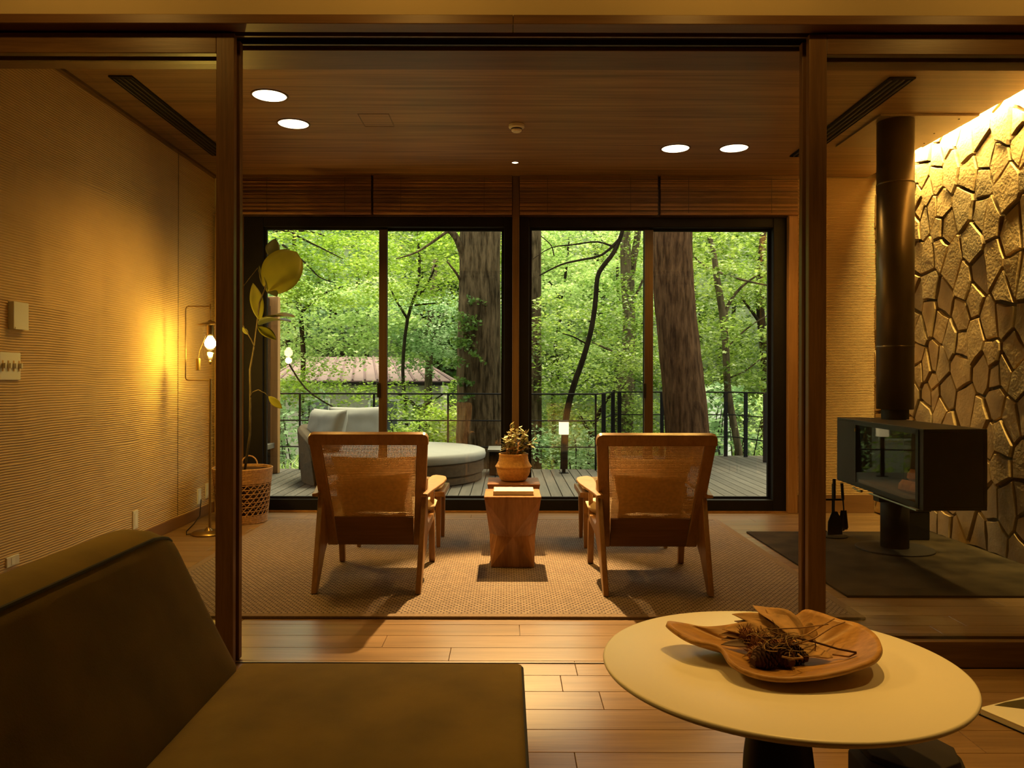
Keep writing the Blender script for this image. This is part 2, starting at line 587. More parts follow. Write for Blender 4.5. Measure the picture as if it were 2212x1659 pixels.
def thing(name, label, cat, loc=(0, 0, 0), rz=0.0, group=None):
    o = bpy.data.objects.new(name, None)
    o.empty_display_size = 0.05
    C.objects.link(o)
    o.location = loc
    o.rotation_euler = (0, 0, rz)
    WORLD[o.name] = Vector(loc)
    return tag(o, label, cat, group)


def xform(mb, mat):
    mb.v = [tuple(mat @ Vector(p)) for p in mb.v]
    return mb


def P(px, py, Y):
    """point of the place seen at a pixel of the photograph, at depth Y"""
    return Vector(((px - 1095) * Y / F, Y, EYE - (py - 820) * Y / F))


def PZ(px, py, z):
    s = (py - 820) / (EYE - z)
    return Vector(((px - 1095) / s, F / s, z))


def meshnp(name, verts, loops, totals, smooth=False):
    me = bpy.data.meshes.new(name)
    me.vertices.add(len(verts))
    me.vertices.foreach_set('co', verts.astype(np.float32).ravel())
    me.loops.add(len(loops))
    me.loops.foreach_set('vertex_index', loops.astype(np.int32).ravel())
    me.polygons.add(len(totals))
    st = np.concatenate([[0], np.cumsum(totals)[:-1]]).astype(np.int32)
    me.polygons.foreach_set('loop_start', st)
    me.polygons.foreach_set('loop_total', totals.astype(np.int32))
    if smooth:
        me.polygons.foreach_set('use_smooth', np.ones(len(totals), dtype=bool))
    me.update(calc_edges=True)
    return me


# ------------------------------------------------------------------ SETTING: floor
def structure(name, mb, mat, parent=None, **kw):
    o = obj(name, mb, mat, parent, **kw)
    if parent is None:
        o['kind'] = 'structure'
    return o


X0, X1, YB = XL, 3.10, -2.6
floor = structure('floor', MB().box(X0 - 0.1, X1 + 0.1, YB, YW + 0.06, -0.12, -0.012), M['track'])
row = 0
y = 1.11
while y < YW:
    y2 = min(y + 0.15, YW + 0.02)
    x = X0 - random.uniform(0, 1.4)
    while x < X1:
        x2 = x + random.uniform(1.3, 2.0)
        a, b = max(x, X0), min(x2, X1)
        if b - a > 0.05:
            obj('plank', MB().box(a + 0.0008, b - 0.0008, y + 0.0012, y2 - 0.0012, -0.012, 0.0), M['floor'], floor, bevel=0.0012, bseg=1)
        x = x2
    y += 0.15
obj('rear_boards', MB().box(X0, X1, YB, 1.11, -0.012, 0), M['floor'], floor)

# ------------------------------------------------------------------ combed plaster walls (real ridges)
def comb_wall(name, origin, udir, width, height, normal, holes=None):
    """ridged wall; u along udir, v up. relief towards normal."""
    per = 0.0132
    nv = int(height / per * 5)
    nu = max(8, int(width / 0.045))
    u = np.linspace(0, width, nu + 1)
    v = np.linspace(0, height, nv + 1)
    U, V = np.meshgrid(u, v)
    rs = np.random.default_rng(3)
    ph = np.zeros_like(U)
    amp = np.ones_like(U)
    edge = np.zeros_like(U)
    # strokes: blocks with own phase and slope
    for k in range(int(width * height * 3.0)):
        cu, cv = rs.uniform(0, width), rs.uniform(0, height)
        w, h = rs.uniform(0.25, 0.7), rs.uniform(0.15, 0.4)
        m = (abs(U - cu) < w / 2) & (abs(V - cv) < h / 2)
        ph[m] = rs.uniform(0, 2 * PI)
        sl = rs.uniform(-0.35, 0.35)
        ph[m] += (U[m] - cu) * sl * 18
        amp[m] = rs.uniform(0.65, 1.15)
    wob = 0.9 * np.sin(U * 7 + V * 3) + 0.5 * np.sin(U * 17 + 2 * V)
    H = amp * 0.0062 * (np.abs(np.sin(PI * V / per + ph / 2 + wob / 2)) - 0.6)
    o, ud, n = np.array(origin), np.array(udir), np.array(normal)
    pts = o[None, None, :] + U[..., None] * ud + V[..., None] * np.array([0, 0, 1.0]) + H[..., None] * n
    verts = pts.reshape(-1, 3)
    i = np.arange(nv)[:, None] * (nu + 1) + np.arange(nu)[None, :]
    q = np.stack([i, i + 1, i + nu + 2, i + nu + 1], -1).reshape(-1, 4)
    if np.dot(np.cross(ud, [0, 0, 1]), n) < 0:
        q = q[:, ::-1]
    return meshnp(name, verts, q.ravel(), np.full(len(q), 4), True)


wl = obj('wall_left', comb_wall('wall_left', (XL, 3.2, 0.0), (0, 1, 0), 3.3, CEIL, (1, 0, 0)), M['plaster'], kind='structure')
obj('backing', MB().box(XL - 0.12, XL - 0.004, YB, YW + 0.1, 0, 3.0), M['plaster_smooth'], wl)
# vertical joint in the plaster near the corner
obj('joint_strip', MB().box(XL - 0.004, XL + 0.003, 5.775, 5.779, 0.09, CEIL), M['mortar'], wl)
obj('baseboard_left', MB().box(XL - 0.004, XL + 0.014, 3.05, YW, 0, 0.085), wood('base_y', (0.15, 0.072, 0.03), (0.24, 0.12, 0.05), 'Y', 10), bevel=0.003, kind='structure')
wf = obj('wall_far', comb_wall('wall_far', (2.40, YW, 0.0), (1, 0, 0), 0.74, CEIL, (0, -1, 0)), M['plaster'], kind='structure')
obj('backing', MB().box(2.40, 3.2, YW + 0.004, YW + 0.14, 0, 3.2), M['plaster_smooth'], wf)
obj('left_return', MB().box(XL - 0.1, -2.21, YW, YW + 0.14, 0, 3.0), M['plaster_smooth'], wf)
obj('head_wall', MB().box(-2.21, 2.40, YW - 0.02, YW + 0.14, 2.45, 3.0), M['mullion'], wf)
obj('baseboard_far', MB().box(2.41, 3.05, YW - 0.016, YW + 0.002, 0, 0.15), M['base'], bevel=0.003, kind='structure')
# living room shell behind the camera
obj('wall_back', MB().box(X0 - 0.1, X1 + 0.2, YB - 0.1, YB, -0.1, 3.0), M['plaster_smooth'], kind='structure')
wr2 = obj('wall_near_right', MB().box(X1, X1 + 0.12, YB, 3.44, 0, 3.0), M['plaster_smooth'], kind='structure')

# ceilings
ce = obj('ceiling', MB().box(XL, 2.98, 3.36, YW - 0.02, CEIL, CEIL + 0.05), M['ceiling'], kind='structure')
obj('upper_slab', MB().box(XL - 0.1, 3.25, YB, YW + 0.14, 3.0, 3.1), M['plaster_smooth'], ce)
obj('ceiling_near', MB().box(X0, X1, YB, 2.93, 2.86, 2.92), M['plaster_smooth'], kind='structure')
obj('trim_1', MB().box(XL, XL + 0.03, 3.36, YW - 0.02, CEIL - 0.018, CEIL), M['lintel'], kind='structure')

# lintel and sliding-door head
hd = obj('wall_partition', MB().box(XL, X1, 2.935, 3.36, 2.462, 3.0), M['plaster_smooth'], kind='structure')
obj('lintel_board', MB().box(XL, 0.02, 2.925, 3.0, 2.43, 2.465).box(0.0215, X1, 2.925, 3.0, 2.43, 2.465), M['lintel'], hd, bevel=0.002, bseg=1)
obj('track_box', MB().box(XL, X1, 3.0, 3.165, 2.445, 2.462), M['track'], hd)
obj('track_rail', MB().box(XL, X1, 3.022, 3.032, 2.425, 2.445), M['doorwood_h'], hd)
obj('track_rail', MB().box(XL, X1, 3.096, 3.108, 2.425, 2.445), M['track'], hd)
obj('soffit_board', MB().box(XL, X1, 3.165, 3.36, 2.43, 2.462), M['lintel'], hd, bevel=0.002, bseg=1)


def glass_door(name, x0, x1, y0, label):
    """sliding timber door: two stiles, two rails, a pane"""
    t = thing(name, label, 'sliding door', ((x0 + x1) / 2, y0, 0))
    d, w = 0.034, 0.068
    z1 = 2.42
    for a in (x0, x1 - w):
        obj('stile', MB().box(a, a + w, y0, y0 + d, 0.004, z1), M['doorwood_v'], t, bevel=0.003)
    obj('top_rail', MB().box(x0 + w, x1 - w, y0, y0 + d, z1 - 0.078, z1), M['doorwood_h'], t, bevel=0.003)
    obj('bottom_rail', MB().box(x0 + w, x1 - w, y0, y0 + d, 0.004, 0.104), M['doorwood_h'], t, bevel=0.003)
    obj('glass_pane', MB().box(x0 + w, x1 - w, y0 + 0.014, y0 + 0.02, 0.104, z1 - 0.078), M['door_glass'], t)
    return t


glass_door('sliding_glass_door', XL + 0.01, -1.043, 2.982, 'timber framed sliding glass door behind the sofa back, front one of the pair')
glass_door('sliding_glass_door', XL + 0.01, -1.043, 3.052, 'timber framed sliding glass door directly behind the one nearest the sofa')
glass_door('sliding_glass_door', 1.15, 3.06, 2.982, 'timber framed sliding glass door beyond the round table, front one of the pair')
glass_door('sliding_glass_door', 1.15, 3.06, 3.052, 'timber framed sliding glass door nearest the stove, behind its twin')
obj('trim_2', MB().box(XL, -1.045, 2.99, 3.0, 0, 0.004).box(1.15, X1, 2.99, 3.0, 0, 0.004).box(XL, X1, 3.03, 3.036, 0.0, 0.003), M['track'], kind='structure')

# ------------------------------------------------------------------ stone wall (every stone its own piece)
def clip(poly, nx, ny, d):
    out = []
    for i in range(len(poly)):
        a, b = poly[i], poly[(i + 1) % len(poly)]
        da, db = a[0] * nx + a[1] * ny - d, b[0] * nx + b[1] * ny - d
        if da <= 0:
            out.append(a)
        if da * db < 0:
            t = da / (da - db)
            out.append((a[0] + (b[0] - a[0]) * t, a[1] + (b[1] - a[1]) * t))
    return out


def voronoi(sites, box, stretch):
    cells = []
    S = [(sx, sy / stretch) for sx, sy in sites]
    x0, x1, y0, y1 = box
    for i, s in enumerate(S):
        poly = [(x0, y0 / stretch), (x1, y0 / stretch), (x1, y1 / stretch), (x0, y1 / stretch)]
        near = sorted(range(len(S)), key=lambda j: (S[j][0] - s[0]) ** 2 + (S[j][1] - s[1]) ** 2)[1:22]
        for j in near:
            q = S[j]
            nx, ny = q[0] - s[0], q[1] - s[1]
            d = (q[0] ** 2 + q[1] ** 2 - s[0] ** 2 - s[1] ** 2) / 2
            poly = clip(poly, nx, ny, d)
            if len(poly) < 3:
                break
        if len(poly) >= 3:
            cells.append([(p[0], p[1] * stretch) for p in poly])
    return cells


def shrink(poly, d):
    """inset convex polygon by d"""
    area = sum(poly[i][0] * poly[(i + 1) % len(poly)][1] - poly[(i + 1) % len(poly)][0] * poly[i][1] for i in range(len(poly)))
    if area < 0:
        poly = poly[::-1]
    out = list(poly)
    for i in range(len(poly)):
        a, b = poly[i], poly[(i + 1) % len(poly)]
        ex, ey = b[0] - a[0], b[1] - a[1]
        L = math.hypot(ex, ey)
        if L < 1e-6:
            continue
        nx, ny = ey / L, -ex / L
        out = clip(out, nx, ny, a[0] * nx + a[1] * ny - d)
        if len(out) < 3:
            return []
    return out


def clean(poly, mn=0.012):
    out = []
    for p in poly:
        if not out or math.hypot(p[0] - out[-1][0], p[1] - out[-1][1]) > mn:
            out.append(p)
    if len(out) > 2 and math.hypot(out[0][0] - out[-1][0], out[0][1] - out[-1][1]) < mn:
        out.pop()
    return out


wr = obj('wall_right', MB().box(XR + 0.03, XR + 0.16, 3.44, YW + 0.14, 0, 3.06), M['mortar'], kind='structure')
rs = random.Random(21)
sites = []
tries = 0
while tries < 9000 and len(sites) < 285:
    tries += 1
    p = (rs.uniform(3.44, YW), rs.uniform(0, 3.0))
    small = rs.random() < 0.28
    md = rs.uniform(0.07, 0.11) if small else rs.uniform(0.14, 0.23)
    if all(math.hypot(p[0] - q[0], (p[1] - q[1]) / 1.35) > (md if md < q[2] else max(md, q[2]) * 0.8) for q in sites):
        sites.append((p[0], p[1], md))
cells = voronoi([(a, b) for a, b, _ in sites], (3.44, YW, 0, 3.0), 1.35)
nst = 0
for ci, c in enumerate(cells):
    c = clean(shrink(c, rs.uniform(0.005, 0.012)), 0.02)
    if len(c) < 3:
        continue
    cx = sum(p[0] for p in c) / len(c)
    cy = sum(p[1] for p in c) / len(c)
    th = rs.uniform(0.036, 0.056)
    # slightly ragged outline: extra point on long edges
    pts = []
    for i in range(len(c)):
        a, b = c[i], c[(i + 1) % len(c)]
        pts.append(a)
        L = math.hypot(b[0] - a[0], b[1] - a[1])
        if L > 0.11:
            t = rs.uniform(0.35, 0.65)
            k = rs.uniform(-0.004, 0.010)
            mx_, my_ = a[0] + (b[0] - a[0]) * t, a[1] + (b[1] - a[1]) * t
            dx, dy = cx - mx_, cy - my_
            dl = math.hypot(dx, dy) + 1e-6
            pts.append((mx_ + dx / dl * k, my_ + dy / dl * k))
    rings = []
    tilt = (rs.uniform(-0.05, 0.05), rs.uniform(-0.04, 0.04))
    for sc, dep in ((1.0, 0.0), (0.99, th * 0.86), (0.955, th * 0.99), (0.5, th * 1.0)):
        ring = []
        for (a, b) in pts:
            yy, zz = cx + (a - cx) * sc, cy + (b - cy) * sc
            dd = dep + ((yy - cx) * tilt[0] + (zz - cy) * tilt[1]) * (dep > 0) * 0.6
            if dep > 0:
                dd += 0.0022 * noise.noise(Vector((yy * 14, zz * 14, ci * 0.37)))
            ring.append((XR + 0.045 - dd, yy, zz))
        rings.append(ring)
    m = MB().loft(rings)
    obj('stone', m, M['stone'] if rs.random() < 0.7 else M['stone_b'], wr)
    nst += 1
print('stones', nst)

# hearth slab and ceiling plate
obj('hearth', MB().box(1.725, XR + 0.02, 3.96, 5.63, 0.0, 0.012), M['hearth'], label='dark slate hearth slab under the wood stove', cat='hearth', bevel=0.002, bseg=1)
pl = thing('ceiling_plate', 'square metal heat plate on the ceiling around the flue', 'plate', (2.65, 5.25, CEIL - 0.01))
obj('plate', MB().box(2.35, 2.975, 4.93, 5.60, CEIL - 0.012, CEIL - 0.001), M['steelplate'], pl)
for (x, y) in ((2.88, 4.99), (2.88, 5.28), (2.45, 4.99), (2.93, 5.5)):
    obj('screw', MB().lathe([(0.006, 0), (0.005, -0.003)], (x, y, CEIL - 0.012), 8), M['black'], pl)

# ------------------------------------------------------------------ windows
def window_unit(idx, x0, x1, glass_x0, mul0, mul1, glass_x1):
    z0, z1 = 0.0, 2.45
    zg0, zg1 = 0.118, 2.348
    y0, y1 = YW, YW + 0.12
    w = obj('window_%d' % idx, MB().box(x0, glass_x0 - 0.02, y0, y1, z0, z1).box(glass_x1 + 0.02, x1, y0, y1, z0, z1).box(glass_x0 - 0.02, glass_x1 + 0.02, y0, y1, zg1 + 0.02, z1).box(glass_x0 - 0.02, glass_x1 + 0.02, y0, y1, z0, zg0 - 0.015),
            M['black'], kind='structure', bevel=0.004, bseg=1)
    # sash frames
    for (a, b, yy) in ((glass_x0 - 0.02, mul1, 0.03), (mul0, glass_x1 + 0.02, 0.07)):
        m = MB().box(a, b, y0 + yy, y0 + yy + 0.03, zg0 - 0.015, zg0 + 0.004).box(a, b, y0 + yy, y0 + yy + 0.03, zg1, zg1 + 0.02)
        m.box(a, a + 0.022, y0 + yy, y0 + yy + 0.03, zg0, zg1).box(b - 0.022, b, y0 + yy, y0 + yy + 0.03, zg0, zg1)
        obj('sash_frame', m, M['black'], w)
        obj('pane', MB().box(a + 0.02, b - 0.02, y0 + yy + 0.012, y0 + yy + 0.018, zg0, zg1), M['win_glass'], w)
    obj('meeting_stile', MB().box(mul0 - 0.002, mul1 + 0.002, y0 + 0.012, y0 + 0.03, zg0, zg1), M['mullion'], w, bevel=0.004)
    obj('latch', MB().box(mul0 - 0.012, mul0 + 0.012, y0 - 0.006, y0 + 0.014, 0.95, 1.07), M['black'], w, bevel=0.003)
    return w


def XW(px):
    return (px - 1095) / 260.0


window_unit(1, XW(526), XW(1106), XW(573), XW(818), XW(835), XW(1083))
window_unit(2, XW(1121), XW(1699), XW(1148), XW(1393), XW(1411), XW(1665))
obj('trim_3', MB().box(XW(1106), XW(1121), YW - 0.035, YW + 0.12, 0, CEIL), wood('post_wood', (0.10, 0.058, 0.025), (0.17, 0.10, 0.045), 'Z', 14), kind='structure', bevel=0.004)
obj('trim_4', MB().box(XW(1699), XW(1719), YW - 0.05, YW + 0.13, 0, 2.47), M['jamb'], kind='structure', bevel=0.004)
obj('trim_5', MB().box(XL + 0.02, XW(526), YW - 0.05, YW + 0.13, 0, 2.47), M['jamb'], kind='structure', bevel=0.004)
obj('trim_6', MB().box(XW(526), XW(1106), YW - 0.012, YW, 0, 0.012).box(XW(1121), XW(1699), YW - 0.012, YW, 0, 0.012), M['jamb'], kind='structure')

# bamboo blinds rolled up over the windows
bl = [(521, 801, 'bamboo blind rolled up at the far end of the left window, above the fig'),
      (806, 1105, 'bamboo blind rolled up above the round daybed, left of the centre post'),
      (1122, 1420, 'bamboo blind rolled up just right of the centre post'),
      (1426, 1724, 'bamboo blind rolled up above the big leaning trunk, beside the stove end')]
for a, b, lab in bl:
    x0, x1 = (a - 1095) / 262.5, (b - 1095) / 262.5
    t = thing('bamboo_blind', lab, 'blind', ((x0 + x1) / 2, 6.44, 2.46), group='bamboo blinds over the windows')
    m = MB()
    z = 2.475
    k = 0
    while z < 2.755:
        yy = 6.435 + 0.006 * math.sin(k * 2.1) - 0.010 * ((k // 9) % 2)
        hh = 0.0085
        yy += random.uniform(-0.0015, 0.0015)
        m.add([(x0, yy, z), (x1, yy, z), (x1, yy, z + hh), (x0, yy, z + hh), (x0, yy + 0.006, z), (x1, yy + 0.006, z), (x1, yy + 0.006, z + hh), (x0, yy + 0.006, z + hh)],
              [(0, 1, 2, 3), (1, 5, 6, 2), (5, 4, 7, 6), (4, 0, 3, 7), (3, 2, 6, 7), (4, 5, 1, 0)])
        z += 0.0105
        k += 1
    obj('slats', m, M['blind'], t, kind='stuff')
    obj('backing_cloth', MB().box(x0 + 0.003, x1 - 0.003, 6.447, 6.455, 2.475, 2.76), M['mullion'], t)
    obj('head_rail', MB().box(x0, x1, 6.425, 6.47, 2.757, CEIL - 0.001), M['lintel'], t)
    obj('bottom_rail', MB().box(x0, x1, 6.42, 6.455, 2.458, 2.474), M['blind'], t, bevel=0.002, bseg=1)
    for f in (0.2, 0.8):
        xc = x0 + (x1 - x0) * f
        obj('lift_cord', MB().box(xc - 0.0015, xc + 0.0015, 6.417, 6.42, 2.47, 2.76), M['mullion'], t)

# ------------------------------------------------------------------ ceiling fittings
glow = emissive('downlight_glow', (1.0, 0.86, 0.52), 6.0)
labs = ['round recessed downlight nearest the sliding door, of the two above the fig', 'round recessed downlight nearer the window, of the two above the fig',
        'round recessed downlight over the armchair by the stove, inner one of two', 'round recessed downlight over the armchair by the stove, the one closer to the flue']
for (x, y), lb in zip(DOWN, labs):
    t = thing('recessed_downlight', lb, 'ceiling light', (x, y, CEIL), group='round downlights in the ceiling')
    obj('trim_ring', MB().lathe([(0.098, -0.001), (0.108, -0.001), (0.108, -0.006), (0.098, -0.006)], (x, y, CEIL), 40, caps=False), M['lintel'], t)
    obj('diffuser', MB().lathe([(0.098, -0.002), (0.096, -0.004), (0.05, -0.006)], (x, y, CEIL), 40), glow, t)
t = thing('pinhole_spotlight', 'tiny bright spotlight in the ceiling near the window', 'spotlight', (0.06, 6.05, CEIL))
obj('trim_ring', MB().lathe([(0.026, -0.001), (0.034, -0.001), (0.034, -0.004), (0.026, -0.004)], (0.06, 6.05, CEIL), 24, caps=False), M['lintel'], t)
obj('diffuser', MB().lathe([(0.026, -0.001), (0.02, -0.004)], (0.06, 6.05, CEIL), 24), emissive('spot_glow', (1, 0.8, 0.5), 3.5), t)
t = thing('smoke_detector', 'small round cream smoke detector in the middle of the ceiling', 'detector', (0.06, 5.16, CEIL))
obj('body', MB().lathe([(0.052, 0), (0.052, -0.018), (0.045, -0.024)], (0.06, 5.16, CEIL), 28), M['white_plastic'], t, smooth=False, bevel=0.002)
obj('sensor_cap', MB().lathe([(0.036, -0.024), (0.034, -0.040), (0.026, -0.047)], (0.06, 5.16, CEIL), 24), M['white_plastic'], t)
obj('vent_ring', MB().lathe([(0.0375, -0.027), (0.0375, -0.033)], (0.06, 5.16, CEIL), 24, caps=False), M['black'], t)

for (xa, xb, lb) in ((-2.205, -2.085, 'long black slot vent in the ceiling beside the left wall'), (2.12, 2.255, 'long black slot vent in the ceiling beside the stove flue')):
    t = thing('linear_vent', lb, 'vent', ((xa + xb) / 2, 5.1, CEIL))
    obj('backing', MB().box(xa, xb, 4.34, 5.85, CEIL - 0.004, CEIL - 0.0005), M['vent'], t)
    n = 4
    for k in range(n):
        xc = xa + (xb - xa) * (k + 0.5) / n
        obj('slat', MB().box(xc - 0.004, xc + 0.004, 4.35, 5.84, CEIL - 0.013, CEIL - 0.004), plain('vent_slat', (0.05, 0.035, 0.025), 0.6) if k == 0 else bpy.data.materials['vent_slat'], t)
    obj('frame', MB().box(xa - 0.006, xa, 4.33, 5.86, CEIL - 0.009, CEIL - 0.0005).box(xb, xb + 0.006, 4.33, 5.86, CEIL - 0.009, CEIL - 0.0005).box(xa, xb, 4.33, 4.34, CEIL - 0.009, CEIL - 0.0005).box(xa, xb, 5.85, 5.86, CEIL - 0.009, CEIL - 0.0005), M['vent'], t)
obj('access_panel', MB().box(-0.95, -0.75, 4.95, 4.954, CEIL - 0.002, CEIL - 0.0005).box(-0.95, -0.945, 4.95, 5.2, CEIL - 0.002, CEIL - 0.0005).box(-0.755, -0.75, 4.95, 5.2, CEIL - 0.002, CEIL - 0.0005).box(-0.95, -0.75, 5.196, 5.2, CEIL - 0.002, CEIL - 0.0005),
    M['lintel'], label='faint square access panel outline in the ceiling beside the downlights above the fig', cat='access panel')

# wall controls on the left wall
def wallplate(name, lab, cat, y, z, w, h, d=0.012, group=None):
    t = thing(name, lab, cat, (XL, y, z), group=group)
    obj('plate', MB().box(XL - 0.003, XL + d, y - w / 2, y + w / 2, z - h / 2, z + h / 2), M['white_plastic'], t, bevel=0.003)
    return t


t = wallplate('thermostat', 'cream rectangular thermostat box on the left wall above the toggle switches', 'thermostat', 3.87, 1.41, 0.12, 0.135, 0.028)
obj('lower_lip', MB().box(XL, XL + 0.031, 3.82, 3.925, 1.342, 1.352), M['white_plastic'], t)
t = wallplate('light_switch', 'cream plate with a row of toggle switches on the left wall', 'light switch', 3.815, 1.16, 0.16, 0.135, 0.010)
for k in range(4):
    yy = 3.755 + k * 0.042
    obj('toggle', MB().box(XL + 0.010, XL + 0.026, yy - 0.006, yy + 0.006, 1.15, 1.175), M['white_plastic'], t, bevel=0.002)
    obj('toggle_slot', MB().box(XL + 0.008, XL + 0.0105, yy - 0.006, yy + 0.006, 1.135, 1.188), M['seagrass'], t)
for (nm, lb, yy, zz, w, h) in (('wall_outlet', 'small cream wall outlet just above the sofa back', 5.11, 0.18, 0.07, 0.12),
                               ('wall_outlet', 'cream wall outlet behind the lamp pole with a cord plugged in', 6.17, 0.175, 0.07, 0.12),
                               ('wall_outlet', 'cream wall outlet closest to the woven basket', 6.34, 0.195, 0.07, 0.12),
                               ('wall_outlet', 'small cream wall socket low at the left picture edge, over the sofa corner', 3.84, 0.205, 0.10, 0.05)):
    t = wallplate(nm, lb, 'outlet', yy, zz, w, h, 0.009, group='outlets on the left wall')
    obj('socket_face', MB().box(XL + 0.009, XL + 0.0105, yy - 0.014, yy + 0.014, zz - h * 0.33, zz + h * 0.33), M['paper'], t)

# ------------------------------------------------------------------ rug
t = thing('area_rug', 'large flat woven brown sisal rug under the two armchairs', 'rug', (0, 4.85, 0))
obj('weave', MB().box(-1.80, 1.62, 3.62, 6.10, 0.0, 0.011), M['rug'], t, bevel=0.003)
bm_ = MB().box(-1.83, 1.65, 3.59, 3.635, 0.0, 0.013).box(-1.83, 1.65, 6.085, 6.13, 0.0, 0.013).box(-1.83, -1.785, 3.635, 6.085, 0.0, 0.013).box(1.605, 1.65, 3.635, 6.085, 0.0, 0.013)
obj('border', bm_, plain('rug_border', (0.19, 0.125, 0.075), 0.9, noise_amt=0.15, noise_scale=90, bump=0.4, bump_scale=200), t, bevel=0.003)

# ------------------------------------------------------------------ lounge chairs (local space: x across, y forward to the window, z up)
def cushion(w, h, t, n=14, pinch=0.04, puff=0.5):
    m = MB()
    vs, idx = [], {}
    for side in (1, -1):
        for i in range(n + 1):
            for j in range(n + 1):
                u, v = -1 + 2 * i / n, -1 + 2 * j / n
                k = (max(0, 1 - abs(u) ** 3.5) * max(0, 1 - abs(v) ** 3.5)) ** puff
                x = u * w / 2 * (1 - pinch * (1 - abs(v)) * (abs(u) ** 3)) 
                y = v * h / 2 * (1 - pinch * (1 - abs(u)) * (abs(v) ** 3))
                wr_ = 0.02 * noise.noise(Vector((u * 2.3, v * 2.3, w * 7 + side))) * k
                vs.append((x, y, side * (t / 2 * k + 0.002) + wr_))
                idx[(side, i, j)] = len(vs) - 1
    fs = []
    for i in range(n):
        for j in range(n):
            fs.append((idx[1, i, j], idx[1, i + 1, j], idx[1, i + 1, j + 1], idx[1, i, j + 1]))
            fs.append((idx[-1, i, j + 1], idx[-1, i + 1, j + 1], idx[-1, i + 1, j], idx[-1, i, j]))
    for i in range(n):
        fs.append((idx[-1, i, 0], idx[-1, i + 1, 0], idx[1, i + 1, 0], idx[1, i, 0]))
        fs.append((idx[1, i, n], idx[1, i + 1, n], idx[-1, i + 1, n], idx[-1, i, n]))
        fs.append((idx[1, 0, i], idx[1, 0, i + 1], idx[-1, 0, i + 1], idx[-1, 0, i]))
        fs.append((idx[-1, n, i], idx[-1, n, i + 1], idx[1, n, i + 1], idx[1, n, i]))
    m.add(vs, fs)
    return m


def place(mb, loc, rx=0, ry=0, rz=0):
    return xform(mb, Matrix.Translation(loc) @ Matrix.Rotation(rz, 4, 'Z') @ Matrix.Rotation(ry, 4, 'Y') @ Matrix.Rotation(rx, 4, 'X'))


